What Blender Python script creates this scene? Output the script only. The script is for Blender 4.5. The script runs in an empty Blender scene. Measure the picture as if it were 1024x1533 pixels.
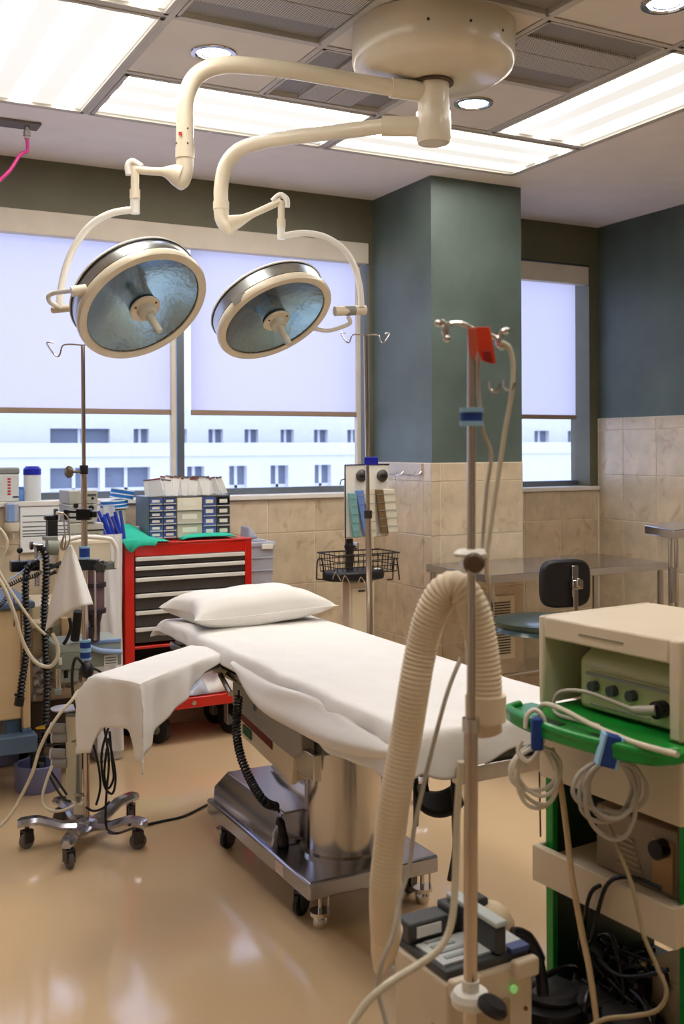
import bpy, math, random
from mathutils import Vector, Matrix, noise
random.seed(7)
PI = math.pi
V = Vector
# ------------------------------------------------------------------ camera
FPX, CY, YAW, ROLL, CAMZ = 1563.8, 671.3, .48412, -.00464, 1.55
c_, s_ = math.cos(YAW), math.sin(YAW)
Dv = V((s_, c_, 0)); R0 = V((c_, -s_, 0)); U0 = V((0, 0, 1))
Rv = R0*math.cos(ROLL) + U0*math.sin(ROLL)
Uv = -R0*math.sin(ROLL) + U0*math.cos(ROLL)
CAM = V((0, 0, CAMZ))
cd = bpy.data.cameras.new('camera'); cam = bpy.data.objects.new('camera', cd)
bpy.context.scene.collection.objects.link(cam)
cam.matrix_world = Matrix(((Rv.x, Uv.x, -Dv.x, CAM.x), (Rv.y, Uv.y, -Dv.y, CAM.y), (Rv.z, Uv.z, -Dv.z, CAM.z), (0, 0, 0, 1)))
cd.sensor_fit = 'AUTO'; cd.sensor_width = 36
cd.lens = FPX/1533*36
cd.shift_y = -(766.5-CY)/1533
cd.clip_start = .05; cd.clip_end = 200
cd.dof.use_dof = True; cd.dof.focus_distance = 3.9; cd.dof.aperture_fstop = 4.5
bpy.context.scene.camera = cam
# ------------------------------------------------------------------ world and exposure
W = bpy.data.worlds.new('world'); bpy.context.scene.world = W; W.use_nodes = True
WCOL, WSTR = (.56, .66, 1.0, 1), .76
W.node_tree.nodes['Background'].inputs[0].default_value = WCOL
W.node_tree.nodes['Background'].inputs[1].default_value = WSTR
vs = bpy.context.scene.view_settings
vs.view_transform = 'Standard'; vs.look = 'None'; vs.gamma = 1; vs.use_curve_mapping = False
vs.exposure = 1.8
PANEL_E = 5.5      # emission of the fluorescent diffusers
# ------------------------------------------------------------------ helpers
def ray(px, py): return Dv + Rv*((px-512)/FPX) - Uv*((py-CY)/FPX)
def at(px, py, d): return CAM + ray(px, py)*d
def onx(px, py, x): r = ray(px, py); return CAM + r*(x/r.x)
def ony(px, py, y): r = ray(px, py); return CAM + r*(y/r.y)
def onz(px, py, z): r = ray(px, py); return CAM + r*((z-CAMZ)/r.z)
def lin(c):
    return tuple((x/255/12.92 if x/255 <= .04045 else ((x/255+.055)/1.055)**2.4) for x in c[:3]) + (1,)
COL = bpy.context.scene.collection
class MB:
    def __init__(s, M=None): s.v = []; s.f = []; s.M = M
    def add(s, vs, fs):
        n = len(s.v)
        s.v += [(s.M @ V(p)) if s.M else V(p) for p in vs]
        s.f += [tuple(i+n for i in f) for f in fs]
        return s
    def box(s, x0, x1, y0, y1, z0, z1):
        return s.add([(x0,y0,z0),(x1,y0,z0),(x1,y1,z0),(x0,y1,z0),(x0,y0,z1),(x1,y0,z1),(x1,y1,z1),(x0,y1,z1)],
                     [(0,3,2,1),(4,5,6,7),(0,1,5,4),(1,2,6,5),(2,3,7,6),(3,0,4,7)])
    def cbox(s, c, sx, sy, sz): return s.box(c[0]-sx/2, c[0]+sx/2, c[1]-sy/2, c[1]+sy/2, c[2]-sz/2, c[2]+sz/2)
    def lathe(s, prof, a=(0,0,0), ax=(0,0,1), n=32):
        ring = len(prof) > 2 and min(prof[0][0], prof[-1][0]) > 1e-3
        a = V(a); ax = V(ax).normalized(); u = ax.orthogonal().normalized(); w = ax.cross(u)
        vs = []; fs = []; k = len(prof)
        for r, h in prof:
            for i in range(n):
                t = 2*PI*i/n; vs.append(a + ax*h + (u*math.cos(t)+w*math.sin(t))*max(r, 1e-4))
        for j in range(k-1):
            for i in range(n):
                i2 = (i+1) % n; fs.append((j*n+i, j*n+i2, (j+1)*n+i2, (j+1)*n+i))
        if ring:
            for i in range(n): fs.append(((k-1)*n+i, (k-1)*n+(i+1)%n, (i+1)%n, i))
        else: fs.append(tuple(range(n))[::-1]); fs.append(tuple((k-1)*n+i for i in range(n)))
        return s.add(vs, fs)
    def cyl(s, a, b, r, r2=None, n=16):
        a = V(a); b = V(b); return s.lathe([(r, 0), (r if r2 is None else r2, (b-a).length)], a, b-a, n)
    def sph(s, c, r, n=16, sc=(1,1,1)):
        M0 = s.M; c = V(c); p = [(math.sin(PI*i/8)*r, -math.cos(PI*i/8)*r) for i in range(9)]
        vs = []; fs = []
        for rr, h in p:
            for i in range(n):
                t = 2*PI*i/n; vs.append(c + V((max(rr,1e-5)*math.cos(t)*sc[0], max(rr,1e-5)*math.sin(t)*sc[1], h*sc[2])))
        for j in range(8):
            for i in range(n): fs.append((j*n+i, j*n+(i+1)%n, (j+1)*n+(i+1)%n, (j+1)*n+i))
        return s.add(vs, fs)
    def tube(s, pts, r, n=10, closed=False):
        pts = [V(p) for p in pts]; m = len(pts); rs = r if isinstance(r, (list, tuple)) else [r]*m
        tan = []
        for i in range(m):
            if closed: t = pts[(i+1) % m]-pts[i-1]
            else: t = pts[min(i+1, m-1)]-pts[max(i-1, 0)]
            tan.append(t.normalized() if t.length > 1e-9 else V((0,0,1)))
        u = tan[0].orthogonal().normalized(); vs = []; fs = []
        for i in range(m):
            u = u - tan[i]*u.dot(tan[i]); u = u.normalized() if u.length > 1e-6 else tan[i].orthogonal().normalized()
            w = tan[i].cross(u)
            for k in range(n):
                t = 2*PI*k/n; vs.append(pts[i] + (u*math.cos(t)+w*math.sin(t))*rs[i])
        for i in range(m if closed else m-1):
            j = (i+1) % m
            for k in range(n): fs.append((i*n+k, i*n+(k+1)%n, j*n+(k+1)%n, j*n+k))
        if not closed: fs.append(tuple(range(n))[::-1]); fs.append(tuple((m-1)*n+k for k in range(n)))
        return s.add(vs, fs)
    def prism(s, poly, ext):
        n = len(poly); e = V(ext); p = [V(q) for q in poly]
        return s.add(p+[q+e for q in p], [tuple(range(n))[::-1], tuple(range(n, 2*n))]+[(i, (i+1)%n, n+(i+1)%n, n+i) for i in range(n)])
    def grid(s, fn, nu, nv):
        vs = [fn(i, j) for j in range(nv+1) for i in range(nu+1)]
        return s.add(vs, [(j*(nu+1)+i, j*(nu+1)+i+1, (j+1)*(nu+1)+i+1, (j+1)*(nu+1)+i) for j in range(nv) for i in range(nu)])
    def mesh(s, name, fix=True):
        me = bpy.data.meshes.new(name); me.from_pydata([tuple(p) for p in s.v], [], s.f)
        if fix:
            import bmesh
            b = bmesh.new(); b.from_mesh(me); bmesh.ops.recalc_face_normals(b, faces=b.faces); b.to_mesh(me); b.free()
        return me
    def build(s, name, mat, parent=None, smooth=False, bevel=0, solid=0, sub=0):
        me = s.mesh(name); me.materials.append(mat); o = bpy.data.objects.new(name, me); COL.objects.link(o)
        if solid: m = o.modifiers.new('t', 'SOLIDIFY'); m.thickness = solid
        if bevel:
            m = o.modifiers.new('b', 'BEVEL'); m.width = bevel; m.segments = 2; m.limit_method = 'ANGLE'; m.angle_limit = .6
        if sub: m = o.modifiers.new('s', 'SUBSURF'); m.levels = sub; m.render_levels = sub
        if smooth or bevel:
            me.polygons.foreach_set('use_smooth', [True]*len(me.polygons))
            try: me.set_sharp_from_angle(angle=.7)
            except Exception: pass
        if parent: attach(o, parent)
        return o
def base_of(o):
    m = Matrix.Translation(o.location) @ o.rotation_euler.to_matrix().to_4x4()
    return base_of(o.parent) @ o.matrix_parent_inverse @ m if o.parent else m
def attach(o, parent):
    o.parent = parent; o.matrix_parent_inverse = base_of(parent).inverted()
def tag(o, label, cat, group=None, kind=None):
    o['label'] = label; o['category'] = cat
    if group: o['group'] = group
    if kind: o['kind'] = kind
    return o
def thing(name, label, cat, loc=(0,0,0), group=None):
    o = bpy.data.objects.new(name, None); COL.objects.link(o); o.location = loc; o.empty_display_size = .05
    return tag(o, label, cat, group)
def struct(o): o['kind'] = 'structure'; return o
def spline(pts, k=8, closed=False):
    P = [V(p) for p in pts]; n = len(P); out = []
    for i in range(n if closed else n-1):
        if closed: a, b, c, d = P[i-1], P[i], P[(i+1)%n], P[(i+2)%n]
        else: a, b, c, d = P[max(i-1,0)], P[i], P[i+1], P[min(i+2,n-1)]
        for j in range(k):
            t = j/k; out.append(.5*((2*b)+(c-a)*t+(2*a-5*b+4*c-d)*t*t+(3*b-a-3*c+d)*t**3))
    if not closed: out.append(P[-1])
    return out
def resample(pts, step):
    out = [pts[0]]; acc = 0; prev = pts[0]
    for p in pts[1:]:
        L = (p-prev).length
        while acc+L >= step and L > 0:
            prev = prev.lerp(p, (step-acc)/L); out.append(prev.copy()); L = (p-prev).length; acc = 0
        acc += L; prev = p
    return out
def px(lst, k=8): return spline([at(*p) for p in lst], k)
def ribbed(pts, r, pitch, amp, n=18):
    q = resample(pts, pitch/4); return q, [r*(1+amp*(1, .1, -1, .1)[i % 4]) for i in range(len(q))]
def helix(pts, R, pitch, steps=12):
    q = resample(pts, pitch/steps); out = []; u = (q[1]-q[0]).orthogonal().normalized()
    for i in range(len(q)):
        t = (q[min(i+1, len(q)-1)]-q[max(i-1, 0)]).normalized(); u = (u-t*u.dot(t)).normalized(); w = t.cross(u)
        a = 2*PI*i/steps; out.append(q[i]+(u*math.cos(a)+w*math.sin(a))*R)
    return out
def frame(o, ang=0):        # local x axis turned ang (deg) counter-clockwise from world x
    return Matrix.Translation(V(o)) @ Matrix.Rotation(math.radians(ang), 4, 'Z')
# ------------------------------------------------------------------ materials
MC = {}
def mat(key, col=(128,128,128), rough=.5, metal=0, var=.06, scale=6, bump=0, bscale=40, coat=0, trans=0, emit=None, estr=0, alpha=1, ior=1.45, stretch=None, rnd=0, spec=.5):
    if key in MC: return MC[key]
    m = bpy.data.materials.new(key); m.use_nodes = True; nt = m.node_tree; b = nt.nodes['Principled BSDF']
    c = lin(col); N = nt.nodes.new; L = nt.links.new
    tc = N('ShaderNodeTexCoord'); mp = N('ShaderNodeMapping'); L(tc.outputs['Object'], mp.inputs[0])
    if stretch: mp.inputs['Scale'].default_value = stretch
    nz = N('ShaderNodeTexNoise'); nz.inputs['Scale'].default_value = scale; nz.inputs['Detail'].default_value = 5; L(mp.outputs[0], nz.inputs['Vector'])
    rp = N('ShaderNodeValToRGB'); L(nz.outputs['Fac'], rp.inputs[0])
    rp.color_ramp.elements[0].position = .3; rp.color_ramp.elements[1].position = .7
    rp.color_ramp.elements[0].color = tuple(x*(1-var) for x in c[:3])+(1,)
    rp.color_ramp.elements[1].color = tuple(min(1, x*(1+var)) for x in c[:3])+(1,)
    out = rp.outputs[0]
    if rnd:
        oi = N('ShaderNodeObjectInfo'); h = N('ShaderNodeHueSaturation'); mr = N('ShaderNodeMapRange')
        mr.inputs['To Min'].default_value = 1-rnd; mr.inputs['To Max'].default_value = 1+rnd
        L(oi.outputs['Random'], mr.inputs['Value']); L(mr.outputs[0], h.inputs['Value']); L(out, h.inputs['Color']); out = h.outputs[0]
    L(out, b.inputs['Base Color'])
    b.inputs['Roughness'].default_value = rough; b.inputs['Metallic'].default_value = metal
    b.inputs['Coat Weight'].default_value = coat; b.inputs['Coat Roughness'].default_value = .08
    b.inputs['Transmission Weight'].default_value = trans; b.inputs['IOR'].default_value = ior
    b.inputs['Alpha'].default_value = alpha; b.inputs['Specular IOR Level'].default_value = spec
    if emit: b.inputs['Emission Color'].default_value = lin(emit); b.inputs['Emission Strength'].default_value = estr
    if bump:
        n2 = N('ShaderNodeTexNoise'); n2.inputs['Scale'].default_value = bscale; n2.inputs['Detail'].default_value = 4; L(mp.outputs[0], n2.inputs['Vector'])
        bp = N('ShaderNodeBump'); bp.inputs['Strength'].default_value = bump; bp.inputs['Distance'].default_value = .01
        L(n2.outputs['Fac'], bp.inputs['Height']); L(bp.outputs[0], b.inputs['Normal'])
    MC[key] = m; return m
PAINT = mat('green_wall_paint', (86,98,92), .42, var=.22, scale=2.4, bump=.12, bscale=90)
LIGHTW = mat('cream_wall_paint', (222,216,204), .6, var=.03)
PLASTER = mat('ceiling_plaster', (240,232,226), .8, var=.03, bump=.05, bscale=150)
CTILE = mat('ceiling_tile_board', (222,214,204), .8, var=.03, bump=.08, bscale=200)
TBAR = mat('ceiling_grid_metal', (190,184,174), .5)
GROUT = mat('tile_grout', (232,222,202), .8)
CREAM = mat('cream_enamel', (226,214,190), .28, var=.03, coat=.3)
WHITEP = mat('white_plastic', (232,228,218), .35, var=.02)
BEIGE = mat('beige_casing', (222,206,180), .4, var=.03)
SHEET = mat('white_cotton', (238,235,232), .85, var=.02, bump=.25, bscale=14)
PILLOW = mat('pillow_cotton', (236,232,226), .8, var=.02, bump=.2, bscale=9)
STEEL = mat('brushed_steel', (196,190,186), .2, 1, var=.06, scale=3, stretch=(14,14,1))
STEELT = mat('table_top_steel', (190,192,204), .14, 1, var=.05, scale=2)
STEELP = mat('polished_steel_plate', (184,186,200), .21, 1, var=.08, scale=2)
CHROME = mat('chrome', (210,205,200), .14, 1, var=.05)
POLE = mat('pole_steel', (196,182,170), .2, 1, var=.05)
DARKST = mat('dark_steel', (80,78,80), .35, 1)
BLACK = mat('black_rubber', (24,23,26), .45, var=.2)
BLACKG = mat('black_gloss_plastic', (16,16,20), .22, var=.1)
GREYP = mat('grey_plastic', (140,142,136), .45)
GREYG = mat('grey_green_casing', (142,150,138), .45)
DGREY = mat('dark_grey_plastic', (62,64,66), .45)
RED = mat('red_enamel', (198,28,14), .3, coat=.4, var=.05)
DRAWER = mat('charcoal_drawer', (66,60,58), .5, var=.08)
TRIMW = mat('drawer_trim', (222,220,214), .35)
GREEN = mat('green_shelf_plastic', (0,142,46), .3, coat=.3, var=.06)
DGREEN = mat('dark_green_panel', (0,44,18), .4)
BLUE = mat('blue_strap', (26,62,140), .6)
LBLUE = mat('light_blue_plastic', (130,160,210), .4)
BLUEC = mat('blue_cap', (24,36,170), .4)
SLATE = mat('slate_blue_metal', (86,110,136), .4)
LAV = mat('lavender_plastic', (128,132,178), .45)
TEAL = mat('teal_cloth', (48,190,160), .85, bump=.3, bscale=20)
TUBEC = mat('cream_cable', (214,204,180), .4)
HOSE = mat('cream_hose', (232,216,188), .6, var=.04)
GREYC = mat('grey_cable', (180,172,158), .4)
PINK = mat('pink_hose', (190,40,120), .35)
ORANGE = mat('red_tag', (214,60,22), .5)
PAPER = mat('paper', (240,240,238), .8, var=.02)
TUBW = mat('frosted_plastic', (206,208,222), .35, trans=.35, ior=1.2)
CLEAR = mat('clear_bottle', (225,228,232), .15, trans=.6, ior=1.3)
SEAT = mat('green_vinyl', (38,66,64), .3, coat=.3)
GLASSD = mat('smoky_cylinder', (150,120,130), .1, trans=.5, ior=1.3)
ALU = mat('window_aluminium', (120,130,140), .35, .7)
SILL = mat('window_sill_stone', (228,222,212), .35)
FASCIA = mat('blind_cassette', (212,202,186), .5)
def tile_mat():
    m = mat('wall_tile_stone', (206,188,160), .24, var=.16, scale=7, rnd=.05, coat=.15); nt = m.node_tree; N = nt.nodes.new; L = nt.links.new
    b = nt.nodes['Principled BSDF']; src = b.inputs['Base Color'].links[0].from_socket
    geo = N('ShaderNodeNewGeometry'); n = N('ShaderNodeTexNoise'); n.inputs['Scale'].default_value = 9; n.inputs['Detail'].default_value = 8; n.inputs['Distortion'].default_value = 1.2
    L(geo.outputs['Position'], n.inputs['Vector'])
    r = N('ShaderNodeValToRGB'); r.color_ramp.elements[0].position = .56; r.color_ramp.elements[1].position = .74
    r.color_ramp.elements[0].color = (0,0,0,1); r.color_ramp.elements[1].color = (.55,.55,.55,1); L(n.outputs['Fac'], r.inputs[0])
    mx = N('ShaderNodeMixRGB'); L(r.outputs[0], mx.inputs[0]); L(src, mx.inputs[1]); mx.inputs[2].default_value = lin((160,128,98)); L(mx.outputs[0], b.inputs['Base Color'])
    return m
TILE = tile_mat()
def floor_mat():
    m = mat('tan_resin_floor', (222,192,152), .13, var=.05, scale=1.2, coat=.5, bump=.015, bscale=3)
    return m
FLOOR = floor_mat()
def perf_mat():
    m = bpy.data.materials.new('perforated_metal'); m.use_nodes = True; nt = m.node_tree; N = nt.nodes.new; L = nt.links.new; b = nt.nodes['Principled BSDF']
    tc = N('ShaderNodeTexCoord'); mp = N('ShaderNodeMapping'); mp.inputs['Scale'].default_value = (110,110,110); L(tc.outputs['Object'], mp.inputs[0])
    vo = N('ShaderNodeTexVoronoi'); vo.inputs['Randomness'].default_value = 0; vo.inputs['Scale'].default_value = 1; L(mp.outputs[0], vo.inputs['Vector'])
    r = N('ShaderNodeValToRGB'); r.color_ramp.elements[0].position = .3; r.color_ramp.elements[1].position = .38
    r.color_ramp.elements[0].color = lin((70,66,60)); r.color_ramp.elements[1].color = lin((200,194,184)); L(vo.outputs['Distance'], r.inputs[0]); L(r.outputs[0], b.inputs['Base Color'])
    b.inputs['Roughness'].default_value = .5
    return m
PERF = perf_mat()
PERFD = mat('perforated_metal_dark', (134,128,120), .5, var=.2, scale=160)
def panel_mat(axis, x0, period):
    m = bpy.data.materials.new('fluorescent_diffuser'); m.use_nodes = True; nt = m.node_tree; N = nt.nodes.new; L = nt.links.new; b = nt.nodes['Principled BSDF']
    b.inputs['Base Color'].default_value = lin((120,118,112)); b.inputs['Roughness'].default_value = .3
    g = N('ShaderNodeNewGeometry'); sp = N('ShaderNodeSeparateXYZ'); L(g.outputs['Position'], sp.inputs[0])
    s1 = N('ShaderNodeMath'); s1.operation = 'SUBTRACT'; s1.inputs[1].default_value = x0; L(sp.outputs[axis], s1.inputs[0])
    s2 = N('ShaderNodeMath'); s2.operation = 'MULTIPLY'; s2.inputs[1].default_value = 2*PI/period; L(s1.outputs[0], s2.inputs[0])
    s3 = N('ShaderNodeMath'); s3.operation = 'COSINE'; L(s2.outputs[0], s3.inputs[0])
    mr = N('ShaderNodeMapRange'); mr.inputs['From Min'].default_value = -1; mr.inputs['From Max'].default_value = .2; mr.inputs['To Min'].default_value = PANEL_E*1.0; mr.inputs['To Max'].default_value = PANEL_E*.045
    L(s3.outputs[0], mr.inputs['Value'])
    b.inputs['Emission Color'].default_value = (1, .95, .875, 1); L(mr.outputs[0], b.inputs['Emission Strength'])
    return m
def emis(key, col, st):
    m = bpy.data.materials.new(key); m.use_nodes = True; b = m.node_tree.nodes['Principled BSDF']
    b.inputs['Base Color'].default_value = lin((230,230,230)); b.inputs['Emission Color'].default_value = lin(col); b.inputs['Emission Strength'].default_value = st
    return m
def blind_mat():
    m = bpy.data.materials.new('roller_blind_fabric'); m.use_nodes = True; nt = m.node_tree; N = nt.nodes.new; L = nt.links.new
    nt.nodes.remove(nt.nodes['Principled BSDF']); o = nt.nodes['Material Output']
    d = N('ShaderNodeBsdfDiffuse'); d.inputs[0].default_value = lin((206,200,206)); t = N('ShaderNodeBsdfTranslucent'); t.inputs[0].default_value = (.90,.84,.90,1)
    mx = N('ShaderNodeMixShader'); mx.inputs[0].default_value = .8; L(d.outputs[0], mx.inputs[1]); L(t.outputs[0], mx.inputs[2])
    L(mx.outputs[0], o.inputs[0]); return m
BLIND = blind_mat()
def glass_mat():
    m = bpy.data.materials.new('clear_glass'); m.use_nodes = True; nt = m.node_tree; N = nt.nodes.new; L = nt.links.new
    nt.nodes.remove(nt.nodes['Principled BSDF']); o = nt.nodes['Material Output']
    a = N('ShaderNodeBsdfTransparent'); g = N('ShaderNodeBsdfGlossy'); g.inputs['Roughness'].default_value = .02; f = N('ShaderNodeFresnel'); ge = N('ShaderNodeNewGeometry'); mr = N('ShaderNodeMapRange'); mr.inputs['To Min'].default_value = 1.45; mr.inputs['To Max'].default_value = 1/1.45; L(ge.outputs['Backfacing'], mr.inputs['Value']); L(mr.outputs[0], f.inputs[0])
    mx = N('ShaderNodeMixShader'); L(f.outputs[0], mx.inputs[0]); L(a.outputs[0], mx.inputs[1]); L(g.outputs[0], mx.inputs[2]); L(mx.outputs[0], o.inputs[0]); return m
GLASS = glass_mat()
REFL = mat('lamp_reflector', (136,180,216), .2, 1, var=.25, scale=5, bump=.25, bscale=45)
BAND = mat('lamp_band_metal', (196,200,200), .32, 1, var=.05)

# ================================================================== room shell
H = 3.1; YB = 5.69; XR = 5.04; YC = 5.015; XC0, XC1 = 3.215, 3.85; SZ = 1.265; HZ = 2.83
XL, YF = -2.2, -2.6
fl = struct(MB().box(XL-.2, XR+.2, YF-.2, YB+.3, -.1, 0).build('floor', FLOOR))
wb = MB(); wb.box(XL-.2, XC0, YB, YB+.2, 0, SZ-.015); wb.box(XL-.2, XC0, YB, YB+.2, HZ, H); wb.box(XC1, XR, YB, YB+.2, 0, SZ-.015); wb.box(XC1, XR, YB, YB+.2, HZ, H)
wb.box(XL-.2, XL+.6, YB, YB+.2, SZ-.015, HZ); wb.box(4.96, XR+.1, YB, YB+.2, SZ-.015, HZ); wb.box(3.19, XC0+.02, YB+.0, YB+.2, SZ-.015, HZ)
wall_back = struct(wb.build('wall_back', mat('warm_lit_wall_paint', (98,95,74), .45, var=.18, scale=2.4, bump=.12, bscale=90)))  # olive tint of the warm ceiling light put into this wall's colour
col_w = struct(MB().box(XC0, XC1, YC, YB+.2, 0, H).build('wall_column', PAINT))
wall_right = struct(MB().box(XR, XR+.2, YF, YB+.2, 0, H).build('wall_right', PAINT))
wall_left = struct(MB().box(XL-.2, XL, YF, YB+.2, 0, H).build('wall_left', LIGHTW))
wall_front = struct(MB().box(XL-.2, XR+.2, YF-.2, YF, 0, H).build('wall_front', LIGHTW))
# wall tiles, each a piece of its wall
_tm = {}
def tile_mesh(w, h):
    k = (round(w, 3), round(h, 3))
    if k not in _tm:
        g = .0030; t = .0045; b = .0018; a, c = w/2-g, h/2-g
        m = MB().add([(-a,0,-c),(a,0,-c),(a,0,c),(-a,0,c),(-a,-t+b,-c),(a,-t+b,-c),(a,-t+b,c),(-a,-t+b,c),(-a+b,-t,-c+b),(a-b,-t,-c+b),(a-b,-t,c-b),(-a+b,-t,c-b)],
                     [(0,1,5,4),(1,2,6,5),(2,3,7,6),(3,0,4,7),(4,5,9,8),(5,6,10,9),(6,7,11,10),(7,4,8,11),(8,9,10,11)])
        me = m.mesh('tile', False); me.materials.append(TILE); _tm[k] = me
    return _tm[k]
def tiles(parent, us, zs, place, ang):
    for i in range(len(us)-1):
        for j in range(len(zs)-1):
            w = us[i+1]-us[i]; h = zs[j+1]-zs[j]
            if w < .02 or h < .01: continue
            o = bpy.data.objects.new('tile', tile_mesh(w, h)); COL.objects.link(o)
            o.location = place((us[i]+us[i+1])/2, (zs[j]+zs[j+1])/2); o.rotation_euler = (0, 0, ang); attach(o, parent)
def steps(a, b, s, off):
    k = math.ceil((a-off)/s+.05); r = [a]
    while off+k*s < b-.02: r.append(off+k*s); k += 1
    return r+[b]
P = .31; ZR = [0]+[.118+P*i for i in range(4)]
tl0 = ony(470.5, 800, YB).x
def grout(x0, x1, y0, y1, z0, z1, nm): return struct(MB().box(x0, x1, y0, y1, z0, z1).build(nm, GROUT))
g1 = grout(XL+.02, XC0, YB-.006, YB, 0, SZ-.015, 'trim_1'); tiles(g1, steps(.4, XC0-.014, P, tl0), ZR+[SZ-.016], lambda u, z: (u, YB-.006, z), 0)
g2 = grout(XC0-.006, XC0, YC-.006, YB, 0, 1.465, 'trim_2'); tiles(g2, steps(YC-.006, YB-.015, P, 5.404-P), ZR+[1.358, 1.465], lambda u, z: (XC0-.006, u, z), -PI/2)
g3 = grout(XC0-.006, XC1, YC-.006, YC, 0, 1.465, 'trim_3'); tiles(g3, [XC0-.012, 3.2675, 3.569, XC1], ZR+[1.358, 1.465], lambda u, z: (u, YC-.006, z), 0)
g4 = grout(XC1, XR, YB-.006, YB, 0, SZ-.015, 'trim_4'); tiles(g4, steps(XC1+.01, XR-.014, P, ony(838, 760, YB).x), ZR+[SZ-.016], lambda u, z: (u, YB-.006, z), 0)
g5 = grout(XR-.006, XR, 1.2, YB, 0, 1.752, 'trim_5'); tiles(g5, steps(1.4, YB-.015, P, 5.432), ZR+[1.358, 1.668, 1.752], lambda u, z: (XR-.006, u, z), -PI/2)
# baseboard hidden mostly; window sills
struct(MB().box(XL+.6, XC0-.008, YB-.03, YB+.2, SZ-.015, SZ+.012).build('trim_6', SILL, bevel=.004))
struct(MB().box(XC1+.002, XR-.01, YB-.03, YB+.2, SZ-.015, SZ+.012).build('trim_7', SILL, bevel=.004))
# windows
def window(n, x0, x1, mull):
    y = YB+.13
    f = MB()
    for z0, z1 in ((SZ+.012, SZ+.05), (HZ-.05, HZ)): f.box(x0, x1, y, y+.05, z0, z1)
    for a in [x0, x1-.035]: f.box(a, a+.035, y, y+.05, SZ+.05, HZ-.05)
    w = struct(f.build('window_%d' % n, ALU, bevel=.003))
    for a in mull: MB().box(a, a+.045, y-.03, y+.05, SZ+.05, HZ-.05).build('mullion', ALU, w, bevel=.003)
    xs = [x0+.035]+[q for a in mull for q in (a, a+.045)]+[x1-.035]
    for i in range(0, len(xs), 2): MB().box(xs[i], xs[i+1], y+.02, y+.026, SZ+.05, HZ-.05).build('pane', GLASS, w)
    return w
xm = ony(265, 600, YB+.1).x
window(1, XL+.6, 3.225, [-.1, xm]); window(2, 3.87, 4.999, [])
def blind(x0, x1, label, zb=1.775):
    t = thing('roller_blind', label, 'blind', ((x0+x1)/2, YB+.07, zb), 'roller blinds in the windows')
    def fn(i, j): return V((x0+(x1-x0)*i/6, YB+.07+.0025*math.sin(i*1.3)*(1-j/8), zb+(HZ-.02-zb)*j/8))
    MB().grid(fn, 6, 8).build('fabric', BLIND, t, smooth=True)
    MB().box(x0, x1, YB+.06, YB+.08, zb-.028, zb+.002).build('hem_bar', mat('hem_bar_brown', (150,128,110), .5), t, bevel=.003)
    return t
blind(-.08, xm-.05, 'pale roller blind, pulled half down, in the left window bay behind the left lamp')
blind(xm+.075, 3.13, 'pale roller blind half down in the bay between the mullion and the column')
blind(3.88, 4.895, 'narrow roller blind half down in the small window right of the column')
blind(XL+.65, -.14, 'roller blind in the window bay at the far left end')
cs = MB().box(XL+.6, 3.185, YB-.005, YB+.055, 2.70, HZ-.002).build('blind_cassette', FASCIA, bevel=.004); tag(cs, 'long cream box housing the blinds along the top of the wide window', 'blind cassette', 'blind cassettes')
cs = MB().box(3.86, 4.955, YB-.005, YB+.055, 2.69, HZ-.015).build('blind_cassette', FASCIA, bevel=.004); tag(cs, 'short cream box housing the blind at the top of the small right window', 'blind cassette', 'blind cassettes')
for a, l in ((xm-.05, 'cream vertical blind guide beside the window mullion'), (3.128, 'cream vertical blind guide at the right edge of the wide window')):
    o = MB().box(a, a+.026, YB+.05, YB+.09, SZ+.013, 2.70).build('blind_guide', FASCIA, bevel=.002); tag(o, l, 'blind guide', 'blind guides')
# ------------------------------------------------------------------ building outside
BW = mat('outside_white_wall', (232,232,232), .8, var=.03); BG = mat('outside_window_glass', (118,128,142), .7); GRD = mat('outside_ground', (150,150,152), .9)
struct(MB().box(-30, 60, 8, 60, -6.2, -6).build('ground', GRD))
def outside(name, label, y, x0, x1, z1, rects):
    t = thing(name, label, 'building', ((x0+x1)/2, y, -6))
    # facade built around its window openings: back slab + raised skin strips
    MB().box(x0, x1, y+.25, y+4, -6, z1).build('wall', BW, t)
    MB().box(x0-.1, x1+.1, y-.05, y+4.1, z1, z1+.25).build('parapet', BW, t)
    pts = []
    for (a, b, zt, zb) in rects:
        q0 = ony(a, zt, y); q1 = ony(b, zb, y); pts.append((q0.x, q1.x, q1.z, q0.z))
    zt = max(p[3] for p in pts); zb = min(p[2] for p in pts)
    sk = MB().box(x0, x1, y, y+.24, zt, z1).box(x0, x1, y, y+.24, -6, zb)
    cur = x0
    for p in sorted(pts): sk.box(cur, p[0], y, y+.24, zb, zt); cur = p[1]
    sk.box(cur, x1, y, y+.24, zb, zt); sk.build('facade', BW, t)
    for p in sorted(pts):
        w = MB().box(p[0], p[1], y+.17, y+.23, zb, zt).build('window', BG, t)
        MB().box(p[0], p[1], y+.13, y+.17, zb, zb+.06).box((p[0]+p[1])/2-.03, (p[0]+p[1])/2+.03, y+.13, y+.17, zb, zt).build('frame', BW, w)
outside('apartment_building', 'tall white building outside with a row of small blue windows', 24, -6, 32, 9, [(a, b, 645, 665) for a, b in ((75,165),(200,223),(261,280),(312,334),(366,387),(420,440),(470,491),(520,541),(800,822),(850,872))])
outside('low_building', 'lower white building wing outside, in front of the taller one', 19, -4, 26, 1.42, [(a, b, 701, 726) for a, b in ((75,150),(157,225),(280,306),(343,370),(405,432),(471,496),(535,560))])

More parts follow.
